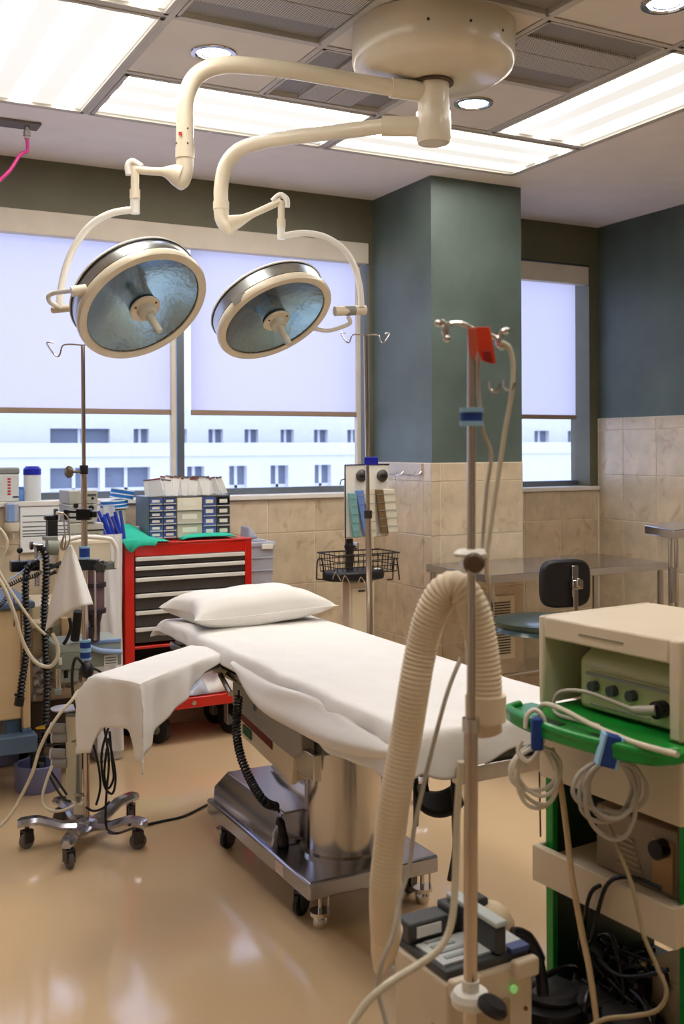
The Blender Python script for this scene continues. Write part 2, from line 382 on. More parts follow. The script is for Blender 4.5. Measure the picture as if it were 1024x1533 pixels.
# ================================================================== ceiling
gx = [-.605+.605*i+.0 for i in range(0)]
GX = [3.635-.6075*i for i in range(9)]; GX = GX[::-1]
GY = [4.815-.61*i for i in range(9)][::-1]
ce = MB(); ce.box(XL-.2, XR+.2, 4.815, YB+.2, H, H+.15); ce.box(3.635, XR+.2, YF-.2, 4.815, H, H+.15); ce.box(XL-.2, 3.635, YF-.2, 4.815, H+.13, H+.15); ce.box(XL-.2, GX[0], YF-.2, 4.815, H, H+.13); ce.box(GX[0], 3.635, YF-.2, GY[0], H, H+.13)
ceiling = struct(ce.build('ceiling', PLASTER))
tb = MB()
LIGHTS = [(4,7,2,1),(6,7,2,1),(3,6,1,2),(7,5,1,2),(3,4,1,2),(7,3,1,2),(3,1,1,2),(6,1,1,2)]
own = {}
for k, (i, j, di, dj) in enumerate(LIGHTS):
    for a in range(di):
        for b in range(dj): own[(i+a, j+b)] = k
for i, x in enumerate(GX):
    for j in range(8):
        if i in (0, 8) or own.get((i-1, j), -1) != own.get((i, j), -2): MB().box(x-.012, x+.012, GY[j], GY[j+1], H-.002, H+.03).build('grid_bar', TBAR, ceiling)
for j, y in enumerate(GY):
    for i in range(8):
        if j in (0, 8) or own.get((i, j-1), -1) != own.get((i, j), -2): MB().box(GX[i]+.012, GX[i+1]-.012, y-.012, y+.012, H-.002, H+.03).build('grid_bar', TBAR, ceiling)
def cell(i, j): return GX[i], GX[i+1], GY[j], GY[j+1]     # i,j index; right/back-most is 7,7
used = {}
def light(i, j, di, dj, label):
    x0, x1, y0, y1 = GX[i], GX[i+di], GY[j], GY[j+dj]
    for a in range(di):
        for b in range(dj): used[(i+a, j+b)] = 1
    t = thing('ceiling_light', label, 'ceiling light', ((x0+x1)/2, (y0+y1)/2, H), 'fluorescent ceiling panels')
    f = MB(); e = .014; w = .02
    f.box(x0+e, x1-e, y0+e, y0+e+w, H-.006, H+.05); f.box(x0+e, x1-e, y1-e-w, y1-e, H-.006, H+.05); f.box(x0+e, x0+e+w, y0+e, y1-e, H-.006, H+.05); f.box(x1-e-w, x1-e, y0+e, y1-e, H-.006, H+.05)
    f.build('frame', TBAR, t, bevel=.002)
    pm = panel_mat('Y', y0+e, .58/3) if di > dj else panel_mat('X', x0+e, .58/3)
    MB().box(x0+e+w, x1-e-w, y0+e+w, y1-e-w, H+.008, H+.012).build('diffuser', pm, t)
light(4, 7, 2, 1, 'long lit ceiling panel behind the lamp arms, left one of the back pair')
light(6, 7, 2, 1, 'long lit ceiling panel in front of the column, right one of the back pair')
light(3, 6, 1, 2, 'lit ceiling panel in the upper left corner, above the pink hose')
light(7, 5, 1, 2, 'lit ceiling panel at the upper right, running toward the camera')
light(3, 4, 1, 2, 'lit ceiling panel just out of sight above the left corner')
light(7, 3, 1, 2, 'added fill light panel out of sight at the right, nearer the camera')  # extra panel added out of view to raise the room light
light(3, 1, 1, 2, 'added unseen fill light panel above the camera on the left'); light(6, 1, 1, 2, 'added unseen fill light panel above the camera on the right')  # unseen pair added overhead to brighten the room
def vent(i, j, along, label, dark=(0, 3)):
    x0, x1, y0, y1 = cell(i, j); used[(i, j)] = 1
    t = thing('ceiling_vent', label, 'air vent', ((x0+x1)/2, (y0+y1)/2, H), 'perforated ceiling vents')
    f = MB(); e = .014
    f.box(x0+e, x1-e, y0+e, y0+e+.012, H-.004, H+.03); f.box(x0+e, x1-e, y1-e-.012, y1-e, H-.004, H+.03); f.box(x0+e, x0+e+.012, y0+e, y1-e, H-.004, H+.03); f.box(x1-e-.012, x1-e, y0+e, y1-e, H-.004, H+.03); f.build('frame', TBAR, t)
    for k in range(4):
        hh = 0 if k in dark else -.0
        a, b = k/4, (k+1)/4; m = PERFD if k in dark else PERF
        lo = H+.012 if k in dark else H+.0
        if along == 'x': MB().box(x0+.03, x1-.03, y0+.03+(y1-y0-.06)*a+.003, y0+.03+(y1-y0-.06)*b-.003, lo, H+.03).build('perforated_strip', m, t, bevel=.002)
        else: MB().box(x0+.03+(x1-x0-.06)*a+.003, x0+.03+(x1-x0-.06)*b-.003, y0+.03, y1-.03, lo, H+.03).build('perforated_strip', m, t, bevel=.002)
vent(4, 5, 'x', 'perforated ceiling vent at the top edge, left of the lamp mount', (3,))
vent(5, 6, 'y', 'perforated ceiling vent crossed by the upper lamp arm')
vent(6, 5, 'x', 'perforated ceiling vent right of the round lamp mount')
vent(5, 4, 'x', 'perforated ceiling vent behind the lamp mount, near the camera', (0, 3))
LAMP = emis('downlight_lens', (190,215,255), 7)
def downlight(x, y, label):
    t = thing('downlight', label, 'ceiling light', (x, y, H), 'round recessed downlights')
    MB().lathe([(.062, .06), (.066, .0), (.072, -.006), (.088, -.004), (.09, .0)], (x, y, H), (0,0,1), 36).build('trim_ring', CHROME, t, smooth=True)
    MB().lathe([(.0, -.001), (.063, -.001), (.063, .0025), (0, .0025)], (x, y, H), (0,0,1), 32).build('lens', LAMP, t)
    MB().lathe([(.044, .0), (.046, -.004), (.049, -.004), (.05, .0)], (x, y, H), (0,0,1), 28).build('inner_ring', CHROME, t, smooth=True)
downlight(1.466, 3.855, 'round downlight above the bend of the upper lamp arm')
downlight(2.72, 3.885, 'round downlight just right of the lamp mount column')
downlight(2.71, 2.70, 'round downlight cut by the upper right corner of the picture')
ctm = MB().box(-.29, .29, -.29, .29, 0, .012).mesh('ceiling_tile'); ctm.materials.append(CTILE)
for i in range(8):
    for j in range(8):
        if (i, j) in used: continue
        x0, x1, y0, y1 = cell(i, j); o = bpy.data.objects.new('ceiling_tile', ctm); COL.objects.link(o); o.location = ((x0+x1)/2, (y0+y1)/2, H+.003); attach(o, ceiling)

# ================================================================== surgical lamp
HX, HY = 2.11, 3.27
sl = thing('surgical_lamp', 'cream double surgical lamp on a round ceiling mount with two curved arms', 'surgical lamp', (HX, HY, H))
MB().lathe([(.0, .0), (.30, .0), (.302, -.03), (.302, -.12), (.29, -.15), (.25, -.172), (.08, -.19), (0, -.19)], (HX, HY, H-.001), (0,0,1), 64).build('ceiling_mount', CREAM, sl, smooth=True)
MB().lathe([(.0, 0), (.075, 0), (.075, -.006), (.0, -.006)], (HX, HY, 2.905), (0,0,1), 40).build('mount_flange', mat('dark_ring', (90,70,50), .4), sl)
MB().lathe([(.0, 0), (.058, 0), (.058, -.105), (0, -.105)], (HX, HY, 2.902), (0,0,1), 40).build('hub_upper', CREAM, sl, smooth=True)
MB().lathe([(.0, 0), (.0645, 0), (.0645, -.1), (.058, -.115), (0, -.115)], (HX, HY, 2.795), (0,0,1), 40).build('hub_lower', CREAM, sl, smooth=True)
for k in range(4):
    a = -1.2+k*.5; MB().sph((HX+.3*math.cos(a-1), HY+.3*math.sin(a-1), 3.02), .006, 8).build('screw', DARKST, sl)
TH = V((HX, HY, 0))
def d_of(p): return (V(p)-CAM).dot(Dv)
# arm A (nearer, left)
A1 = px([(640,141,3.86),(590,133,3.84)], 3); a1 = V((HX, HY, 2.862))
pA = spline([a1, at(600,133,3.84)], 4); MB().tube([V((HX-.03*0, HY, 2.868)), at(585,131,3.835)], .037, 20).build('arm_sleeve', CREAM, sl, smooth=True)
MB().tube(spline([at(590,132,3.84), at(520,120,3.80), at(440,106,3.74), at(370,98,3.69), at(325,99,3.665), at(293,115,3.655), at(278,150,3.65), at(277,190,3.65), at(277,222,3.65)], 8), .0305, 22).build('upper_arm', CREAM, sl, smooth=True)
MB().tube([at(277,221,3.65), at(277,238,3.65)], .034, 20).build('collar', CREAM, sl, smooth=True)
MB().tube(spline([at(277,236,3.65), at(276,255,3.65), at(271,270,3.645), at(263,278,3.64)], 5), [.031]*11+[.030,.028,.026,.022,.016], 18).build('elbow', CREAM, sl, smooth=True)
MB().tube(spline([at(270,264,3.645), at(255,259,3.64), at(240,257,3.64), at(222,256,3.64), at(203,254,3.64)], 4), [.042,.041,.038,.034,.028,.024,.019,.016,.0145,.0145,.0145,.0145,.0145,.0145,.0145,.0145,.0145], 14).build('spring_arm', CREAM, sl, smooth=True)
MB().tube(spline([at(193,262,3.64), at(192,248,3.64), at(199,242,3.64), at(212,250,3.64)], 5), .012, 12).build('knuckle', WHITEP, sl, smooth=True)
MB().tube([at(202,250,3.64), at(202,292,3.64)], .0145, 16).tube([at(202,284,3.64), at(202,298,3.64)], .0185, 16).build('swivel_rod', CREAM, sl, smooth=True)
MB().tube([at(202,296,3.64), at(202,320,3.64)], .0165, 16).build('swivel_cap', WHITEP, sl, smooth=True)
MB().tube(spline([at(198,314,3.64), at(165,320,3.64), at(135,338,3.64), at(112,368,3.64), at(98,402,3.64), at(91,435,3.64), at(89,458,3.64)], 7), .0125, 14).build('curved_arm', WHITEP, sl, smooth=True)
MB().tube([at(79,464,3.66), at(107,461,3.63)], .013, 14).build('pivot', CREAM, sl, smooth=True)
MB().tube(spline([at(92,461,3.64), at(76,453,3.62), at(73,443,3.60), at(84,438,3.58), at(110,435,3.47)], 6), .0085, 12).build('yoke', WHITEP, sl, smooth=True)
# arm B (farther, right)
MB().tube([V((HX, HY, 2.742)), at(572,189,3.90)], .037, 20).build('arm_sleeve', CREAM, sl, smooth=True)
MB().tube(spline([at(580,188,3.89), at(520,196,3.95), at(450,204,4.02), at(395,212,4.07), at(358,225,4.10), at(338,248,4.115), at(331,280,4.12), at(331,304,4.12)], 8), .0285, 22).build('upper_arm', CREAM, sl, smooth=True)
MB().tube([at(331,302,4.12), at(331,314,4.12)], .032, 20).build('collar', CREAM, sl, smooth=True)
MB().tube(spline([at(331,312,4.12), at(333,328,4.12), at(341,340,4.115), at(350,342,4.11)], 5), [.030]*11+[.029,.027,.024,.02,.015], 18).build('elbow', CREAM, sl, smooth=True)
MB().tube(spline([at(345,335,4.11), at(362,329,4.11), at(380,320,4.11), at(400,311,4.11), at(421,301,4.11)], 4), [.034,.032,.029,.025,.021,.018,.016,.014,.0135,.0135,.0135,.0135,.0135,.0135,.0135,.0135,.0135], 14).build('spring_arm', CREAM, sl, smooth=True)
MB().tube(spline([at(408,301,4.11), at(419,292,4.11), at(429,298,4.11), at(430,310,4.11)], 5), .011, 12).build('knuckle', WHITEP, sl, smooth=True)
MB().tube([at(421,301,4.11), at(421,340,4.11)], .0135, 16).tube([at(421,328,4.11), at(421,340,4.11)], .017, 16).build('swivel_rod', CREAM, sl, smooth=True)
MB().tube([at(421,338,4.11), at(421,358,4.11)], .0155, 16).build('swivel_cap', WHITEP, sl, smooth=True)
MB().tube(spline([at(424,353,4.11), at(455,349,4.12), at(487,355,4.13), at(514,373,4.14), at(531,400,4.15), at(539,432,4.15), at(541,460,4.15)], 7), .0125, 14).build('curved_arm', WHITEP, sl, smooth=True)
MB().tube([at(501,466,4.12), at(547,464,4.17)], .0195, 18).build('pivot', CREAM, sl, smooth=True)
MB().tube([at(516,465.3,4.137), at(531,464.7,4.153)], .0202, 18).build('pivot_ring', GREYP, sl, smooth=True)
MB().tube(spline([at(521,474,4.14), at(524,483,4.15), at(510,490,4.16), at(490,495,4.16), at(470,492,4.16)], 6), .0085, 12).build('yoke', WHITEP, sl, smooth=True)
def lamp_head(cx, cy, d, r, cosn, ang, hdir, knob):
    c = at(cx, cy, d); rd = ray(cx, cy).normalized(); sn = math.sqrt(1-cosn*cosn)
    ir = (Rv - rd*Rv.dot(rd)).normalized(); iu = (Uv - rd*Uv.dot(rd) - ir*Uv.dot(ir)).normalized()
    n = -rd*cosn + (ir*math.sin(ang) - iu*math.cos(ang))*sn; n.normalize()
    h = thing_part = MB().lathe([(0, -.118), (r*.5, -.116), (r*.85, -.108), (r*.97, -.098), (r*.985, -.091), (r*.975, -.088), (0, -.088)], c, n, 72).build('lamp_head', WHITEP, sl, smooth=True)
    MB().lathe([(r*.955, -.088), (r*.962, -.086), (r*.962, -.036), (r*.955, -.034)], c, n, 72).build('metal_band', BAND, h, smooth=True)
    for z in (-.086, -.036): MB().lathe([(r*.95, z-.0022), (r*.972, z-.0018), (r*.972, z+.0018), (r*.95, z+.0022)], c, n, 72).build('gasket', BLACK, h, smooth=True)
    MB().lathe([(r*.94, -.034), (r*.985, -.032), (r*1.0, -.022), (r*1.0, -.010), (r*.985, -.002), (r*.91, .0), (r*.872, -.004), (r*.868, -.012), (r*.875, -.02)], c, n, 72).build('front_ring', CREAM, h, smooth=True)
    p = [(r*.87*t, -.014-.062*(1-t**2.2)) for t in [i/14 for i in range(15)]]
    me = MB(); a = c; ax = n; u = ax.orthogonal().normalized(); w = ax.cross(u); N = 96
    vs = []; fs = []
    for k, (rr, z) in enumerate(p):
        for i in range(N):
            t = 2*PI*i/N; q = .0022*(1 if i % 2 else -1)*(rr/r); vs.append(a+ax*(z+q)+(u*math.cos(t)+w*math.sin(t))*max(rr, .002))
    for k in range(len(p)-1):
        for i in range(N): fs.append((k*N+i, k*N+(i+1)%N, (k+1)*N+(i+1)%N, (k+1)*N+i))
    me.add(vs, fs).build('reflector', REFL, h, smooth=True)
    MB().lathe([(r*.862, -.012), (r*.870, -.010), (r*.862, -.008)], c, n, 72).build('inner_gasket', BLACK, h, smooth=True)
    MB().lathe([(0, -.0095), (r*.868, -.0095), (r*.868, -.0075), (0, -.0075)], c, n, 64).build('cover_glass', GLASS, h)
    MB().lathe([(.05, -.074), (.05, -.02), (.048, -.02), (.048, -.074)], c, n, 32).build('bulb_shield', mat('bulb_shield', (150,170,180), .15, .8, bump=.6, bscale=80), h, smooth=True)
    fl = MB().lathe([(0, -.006), (.052, -.006), (.056, 0), (.054, .006), (.03, .009), (0, .009)], c, n, 40).build('centre_flange', CREAM, h, smooth=True)
    for k in range(3):
        t = 2*PI*k/3+.5; MB().lathe([(0, .006), (.0045, .006), (.0045, .009), (0, .009)], c+(u*math.cos(t)+w*math.sin(t))*.044, n, 10).build('screw', mat('screw_brown', (120,90,60), .3, .8), fl)
    MB().lathe([(.0, .005), (.033, .008), (.033, .028), (.024, .038), (.0, .038)], c, n, 28).build('handle_socket', mat('handle_grey', (206,202,186), .4), h, smooth=True)
    MB().lathe([(.0, .03), (.0145, .032), (.0125, .115), (.010, .122), (0, .122)], c, n, 20).build('handle', mat('handle_grey'), h, smooth=True)
    return c, n, h
cA, nA, hA = lamp_head(216.7, 461.7, 3.62, .2425*3.62/3.65, .647, math.radians(31.6), 0, 0)
cB, nB, hB = lamp_head(413.7, 479.6, 4.10, .2425, .525, math.radians(28.1), 0, 0)
MB().tube([at(107,437,3.44), at(129,433,3.46)], .018, 18).build('tilt_knob', CREAM, sl, smooth=True)
MB(Matrix.Translation(at(137,428,3.50))).box(-.02, .02, -.02, .012, -.028, .028).build('tilt_bracket', GREYP, sl, bevel=.004)
# small label plate on the right head band, switch on it
q = at(357,445,3.875)
uB = (ray(357,445)).normalized()
MB(Matrix.Translation(q)@Dv.to_track_quat('Y', 'Z').to_matrix().to_4x4()@Matrix.Rotation(math.radians(-28), 4, 'Y')).box(-.03, .03, .02, .04, -.014, .014).build('label_plate', mat('label_grey', (150,152,150), .4), hB)
q = at(270,200,3.615); MB(Matrix.Translation(q)@Matrix.Rotation(-YAW, 4, 'Z')).box(-.006,.006,-.001,.001,-.006,.006).build('red_mark', mat('red_mark', (190,40,30), .5), sl)
for u, v in ((281,192),(281,214),(264,214)): MB().sph(at(u,v,3.622), .0035, 8).build('screw', mat('screw_brown'), sl)
# ================================================================== ceiling plate + pink hose
gp = thing('ceiling_gas_plate', 'grey metal gas outlet plate on the plain ceiling at the upper left edge', 'gas outlet', (.95, 5.09, H))
MB().box(.80, 1.05, 5.04, 5.15, H-.012, H-.0005).build('plate', mat('plate_metal', (120,112,104), .4, .5), gp, bevel=.002)
MB().cyl((.99, 5.08, H-.012), (.99, 5.08, H-.075), .013, n=14).cyl((.99, 5.08, H-.04), (.99, 5.08, H-.06), .018, n=14).build('connector', CHROME, gp, smooth=True)
p0 = V((.99, 5.08, H-.07))
ph = MB().tube(spline([p0, p0+V((.0,-.005,-.06)), at(30,232,4.93), at(14,256,4.9), at(-6,275,4.88), at(-60,330,4.8), at(-90,460,4.75)], 8), .0085, 10).build('gas_hose', PINK, smooth=True)
tag(ph, 'thin pink hose hanging from the ceiling gas outlet at the upper left', 'hose')

# ================================================================== operating table
OT = thing('operating_table', 'stainless steel operating table on a wheeled base with a padded flat top', 'operating table', (1.685, 3.44, 0))
plate = MB().box(1.44, 1.93, 2.98, 3.90, .113, .172).build('base_plate', STEELP, OT, bevel=.008)
hs = MB(); hx0, hx1, hy0, hy1 = 1.455, 1.90, 3.30, 3.87
hs.add([(hx0,hy0,.171),(hx1,hy0,.171),(hx1,hy1,.171),(hx0,hy1,.171),(hx0+.005,hy0,.225),(hx1,hy0,.225),(hx1,hy1,.225),(hx0+.005,hy1,.225),(hx0+.05,hy0+.01,.285),(hx1-.02,hy0+.01,.285),(hx1-.02,hy1-.03,.285),(hx0+.05,hy1-.03,.285)],
       [(0,3,2,1),(0,1,5,4),(1,2,6,5),(2,3,7,6),(3,0,4,7),(4,5,9,8),(5,6,10,9),(6,7,11,10),(7,4,8,11),(8,9,10,11)])
hs.build('base_housing', STEELP, OT, bevel=.006)
MB().box(1.4385, 1.441, 3.17, 3.235, .122, .158).build('rating_label', mat('label_pink', (222,200,190), .5), OT)
MB().lathe([(0, .171), (.15, .171), (.15, .182), (.133, .186), (.132, .62), (0, .62)], (1.68, 3.2, 0), (0,0,1), 56).build('column', STEEL, OT, smooth=True)
def caster(parent, c, r=.035, ztop=.11, foot=True, yaw=0, wm=BLACK):
    x, y = c
    cs = MB().cyl((x, y, ztop), (x, y, r*1.5), .009, n=10)
    M = frame((x, y, 0), yaw)
    cs2 = MB(M); cs2.box(-.02, .02, -.018, -.012, r*.7, r*2.15).box(-.02, .02, .012, .018, r*.7, r*2.15).box(-.02, .02, -.018, .018, r*2.0, r*2.3)
    cs.v += cs2.v; n0 = len(cs.v)-len(cs2.v); cs.f += [tuple(i+n0 for i in f) for f in cs2.f]
    k = cs.build('caster', DARKST, parent, bevel=.002)
    a = M@V((0, -.0105, r)); b = M@V((0, .0105, r)); ax = (b-a)
    MB().lathe([(0, 0), (r*.8, 0), (r, .003), (r, .018), (r*.8, .021), (0, .021)], a, ax, 22).build('wheel', wm, k, smooth=True)
    return k
for c in ((1.49, 3.14), (1.90, 3.12), (1.49, 3.80), (1.90, 3.80)): caster(OT, c, .037, .115, yaw=25)
for c in ((1.505, 3.03), (1.895, 3.03), (1.505, 3.87)):
    MB().cyl((c[0], c[1], .113), (c[0], c[1], .05), .007, n=10).cyl((c[0]+.03, c[1], .113), (c[0]+.03, c[1], .05), .004, n=8).lathe([(0, .0), (.02, .0), (.024, .012), (.024, .03), (.018, .04), (0, .042)], (c[0], c[1], 0), (0,0,1), 20).lathe([(0, .042), (.034, .042), (.034, .055), (0, .055)], (c[0], c[1], 0), (0,0,1), 18).build('levelling_foot', CHROME, OT, smooth=True)
# upper carriage
MB().box(1.50, 1.86, 3.0, 3.36, .56, .66).build('saddle', GREYP, OT, bevel=.006)
MB().box(1.445, 1.475, 2.95, 3.08, .50, .585).build('steel_block', STEEL, OT, bevel=.004)
CARR = mat('carriage_grey', (160,156,150), .4)
poly = [V((1.44, a, b)) for a, b in ((3.62,.735),(3.62,.60),(3.28,.555),(3.10,.54),(3.03,.57),(3.03,.70))]
MB().prism(poly, (.05, 0, 0)).build('side_panel', CARR, OT, bevel=.004)
poly = [V((1.452, a, b)) for a, b in ((3.60,.60),(3.58,.50),(3.25,.46),(3.16,.44),(3.14,.56),(3.3,.57))]
MB().prism(poly, (.3, 0, 0)).build('gear_housing', BEIGE, OT, bevel=.004)
MB().add([(1.449,3.575,.592),(1.449,3.28,.548),(1.449,3.28,.520),(1.449,3.575,.562)], [(0,1,2,3)]).build('maker_strip', mat('strip_brown', (110,40,26), .4), OT, solid=.002)
MB().add([(1.447,3.54,.548),(1.447,3.465,.538),(1.447,3.465,.506),(1.447,3.54,.515)], [(0,1,2,3)]).build('green_label', mat('label_green', (20,90,50), .4), OT, solid=.002)
MB().tube([V((1.442,3.40,.64)), V((1.435,3.40,.64))], .014, 16).build('knob', CHROME, OT, smooth=True)
MB().prism([V((1.452,3.14,.60)), V((1.452,3.10,.60)), V((1.452,3.13,.44)), V((1.452,3.16,.44))], (.02,0,0)).build('tilt_lever', BEIGE, OT, bevel=.003)
fr = MB().box(1.44, 1.95, 2.30, 4.28, .70, .738).build('top_frame', GREYP, OT, bevel=.004)
for xx in (1.405, 1.985):
    MB().box(xx-.006, xx+.006, 2.34, 4.22, .712, .742).build('side_rail', CHROME, OT, bevel=.002)
    for y in (2.5, 3.1, 3.7, 4.15): MB().box(min(xx, 1.44)-.001 if xx < 1.5 else 1.94, 1.445 if xx < 1.5 else xx, y-.012, y+.012, .718, .736).build('rail_spacer', CHROME, OT)
MB().box(1.43, 1.965, 2.30, 4.27, .738, .81).build('mattress', mat('black_mattress', (34,34,38), .5), OT, bevel=.02)
MB().box(1.52, 1.92, 2.255, 2.285, .675, .72).build('end_bar', STEEL, OT, bevel=.003)
MB().box(1.54, 1.60, 2.28, 2.34, .685, .705).box(1.84, 1.90, 2.28, 2.34, .685, .705).build('end_bar_bracket', STEEL, OT)
# drape helper
def drape(name, M, w, l, top, ex, label, cat, seed=0, amp=.008, nt=34, ns=14, rr=.03, mt=None, zmin=None, fold=22.0):
    # M maps local (x across -w/2..w/2, y along 0..l); ex = functions(side, s) giving hang length: 0 left(-x) 1 right(+x) 2 near(y=0) 3 far
    nl = max(10, int(nt*l/w)); NU = nt+2*ns; NV = nl+2*ns
    def fn(i, j):
        if i < ns: u = -w/2; eu = (ns-i)/ns; su = -1; fu = 0
        elif i > ns+nt: u = w/2; eu = (i-ns-nt)/ns; su = 1; fu = 1
        else: u = -w/2+w*(i-ns)/nt; eu = 0; su = 0; fu = (i-ns)/nt
        if j < ns: v = 0; ev = (ns-j)/ns; sv = -1
        elif j > ns+nl: v = l; ev = (j-ns-nl)/ns; sv = 1
        else: v = l*(j-ns)/nl; ev = 0; sv = 0
        e1 = eu*ex(0 if su < 0 else 1, v/l) if su else 0
        e2 = ev*ex(2 if sv < 0 else 3, u/w+.5) if sv else 0
        def od(e): o = rr*(1-math.exp(-e/rr)); return o, max(0, e-o*.9)
        o1, d1 = od(e1); o2, d2 = od(e2); e = math.hypot(e1, e2)
        if su and sv: z = top-max(d1, d2)-.15*min(d1, d2); o1 *= 1; o2 *= 1
        else: z = top-d1-d2
        dr = min(1, (d1+d2)/.12)
        ph = (v if su else u)*fold+seed
        wv = amp*dr*(math.sin(ph)+.5*math.sin(ph*2.3+1.7))*1.2
        if su and sv: wv += amp*2.2*dr
        p = V((u+su*(o1+wv), v+sv*(o2+wv), z))
        nn = noise.noise(V((p.x*5+seed, p.y*5, p.z*9)))*.006 + noise.noise(V((p.x*13+seed, p.y*11, p.z*20)))*.0025
        p.z += nn if not (su or sv) else nn*.5
        p.x += su*abs(nn)*1.2; p.y += sv*abs(nn)*1.2
        return M@p
    o = MB().grid(fn, NU, NV).build(name, mt or SHEET, None, smooth=True, solid=.0022)
    return tag(o, label, cat)
def interp(t, xs):
    for (a, fa), (b, fb) in zip(xs, xs[1:]):
        if t <= b: k = (t-a)/(b-a); k = max(0, min(1, k)); return fa+(fb-fa)*k
    return xs[-1][1]
L0, L1 = 2.285, 4.29
def exs(side, s):
    y = L0+(L1-L0)*s
    if side == 0: return interp(y, [(2.285,.15),(2.45,.175),(2.69,.185),(2.85,.165),(3.06,.14),(3.25,.10),(3.42,.085),(3.6,.085),(3.72,.082),(4.0,.08),(4.29,.075)])
    if side == 1: return .17
    if side == 2: return .13+.03*math.sin(s*9)
    return .1
sheet = drape('bed_sheet', frame((1.6975, L0, 0)), .575, L1-L0, .826, exs, 'white cotton sheet spread over the operating table, hanging in folds on its left side', 'sheet', 1, amp=.007, nt=40, ns=16, rr=.028, fold=16)
# long sagging folds lying on the left fall, loose cloth pinched along the rail
fd = MB()
def foldfn(i, j):
    t = i/60; y = 3.46-1.22*t; s = j/10
    x = 1.383-.022*math.sin(s*PI*.9)**.7-.016*math.sin(PI*t)*s-.006*math.sin(s*7+t*5)*math.sin(PI*t); z = .798-.012*t-(.012+.105*max(0, math.sin(PI*min(1, t*1.05)))**.8)*s-.01*math.sin(t*9)
    x += .006*math.sin(t*14+s*2); return V((x, y, z))
fd.grid(foldfn, 60, 10).build('loose_fold', SHEET, sheet, smooth=True, solid=.003)
# arm board
ab0 = V((1.40, 3.735, 0)); ab1 = V((.925, 3.375, 0)); dA = (ab1-ab0).normalized(); angA = math.degrees(math.atan2(dA.y, dA.x))-90
AB = thing('arm_board', 'padded arm board projecting from the left side of the operating table', 'arm board', (1.2, 3.58, .74))
LA = (ab1-ab0).length; MA = frame(ab0, angA)          # local y runs outward from the bed
MB(MA).box(-.084, .084, .0, LA-.045, .742, .756).build('board', GREYP, AB, bevel=.003)
MB(MA).box(-.080, .080, .0, LA-.045, .756, .790).build('pad', mat('black_mattress'), AB, bevel=.012)
MB(MA).box(-.02, .02, -.05, .12, .716, .742).build('clamp', CHROME, AB, bevel=.003)
MB().tube([V((1.385,3.60,.722)), V((1.36,3.44,.688))], .010, 8).build('support_bar', STEEL, AB)
def exa(side, s):
    if side == 0: return interp(s, [(0,.02),(.35,.06),(.7,.15),(1,.25)])   # far side
    if side == 1: return interp(s, [(0,.02),(.3,.05),(.6,.10),(.85,.17),(1,.27)])
    if side == 2: return .01
    return .175+.09*abs(2*s-1)**5
drape('arm_board_sheet', MA, .180, LA-.02, .800, exa, 'white cloth draped over the arm board, its end hanging in pointed corners', 'sheet', 5, amp=.010, nt=18, ns=18, rr=.013, fold=26)
# pillow
pc = ony(371, 908, 4.08); pw, pl_, phh = .318, .205, .078
pm = MB(); NN = 40
def pil(sgn):
    def fn(i, j):
        u = -1+2*i/NN; v = -1+2*j/NN
        k = 1-.12*(1-abs(v)**2)*(abs(u)**6)-.0; kk = 1-.10*(1-abs(u)**2)*(abs(v)**6)
        hgt = ((1-u**4)*(1-v**4))**.55
        z = sgn*phh*hgt*(1.05 if sgn > 0 else .8) + noise.noise(V((u*2.2, v*2.2, 3*sgn)))*.012*hgt
        z += .012*(abs(u)**3)*(1 if u < 0 else -.4)
        x = u*pw*k*.93+.03*u*abs(u)*abs(v); y = v*pl_*kk
        return M_p@V((x, y, z))
    return fn
M_p = Matrix.Translation(V((1.70, 4.10, .880)))@Matrix.Rotation(math.radians(-2), 4, 'Y')@Matrix.Rotation(math.radians(3), 4, 'Z')
pm.grid(pil(1), NN, NN); pm.grid(pil(-1), NN, NN)
pw_o = pm.build('pillow', PILLOW, smooth=True); tag(pw_o, 'plump white pillow at the head end of the operating table', 'pillow')
seam = [M_p@V((u*pw*.93+.03*u*abs(u)*abs(v), v*pl_, .012*(abs(u)**3)*(1 if u < 0 else -.4))) for u, v in [(-1+2*i/20, -1) for i in range(21)]]
MB().tube(seam, .0025, 6).build('seam', PILLOW, pw_o, smooth=True)
# hand control with coiled cord
hc = thing('hand_control_cord', 'black coiled cord hanging from the table rail to a plug on the steel base', 'cord', (1.5, 3.2, .17))
ptop = V((1.388, 3.43, .70)); pl0 = onz(424, 1262, .185); pl1 = pl0+V((-.005, .02, .10))
path = spline([ptop+V((0,0,-.02)), at(354,1090,3.68), at(360,1130,3.62), at(376,1170,3.56), at(396,1200,3.50), pl1+V((-.01,.01,.02))], 10)
MB().tube(helix(path, .0125, .012, 10), .0042, 6).build('coil', BLACK, hc, smooth=True)
MB().tube([ptop, ptop+V((0,0,-.03))], .004, 8).tube([pl1+V((-.01,.01,.03)), pl1], .005, 8).build('lead', BLACK, hc)
MB().lathe([(0,0),(.02,0),(.022,.02),(.018,.05),(.017,.08),(.01,.1),(0,.1)], pl0-V((0,0,.012)), pl1-pl0, 16).build('plug', BLACKG, hc, smooth=True)
# white plastic sheet behind the column
def bagfn(i, j):
    u = i/20; v = j/14
    return V((1.655+.135*v+.015*math.sin(u*7+v*3), 3.34+.44*u-.03*v, .292+.20*v*v+.05*v+.008*(1+math.sin(v*9+u*4))))
bg = thing('plastic_cover', 'crumpled white plastic cover lying on the table base behind the steel column', 'cover', (1.78, 3.5, .292))
MB().grid(bagfn, 20, 14).build('film', mat('film_white', (226,224,226), .35), bg, smooth=True, solid=.004)
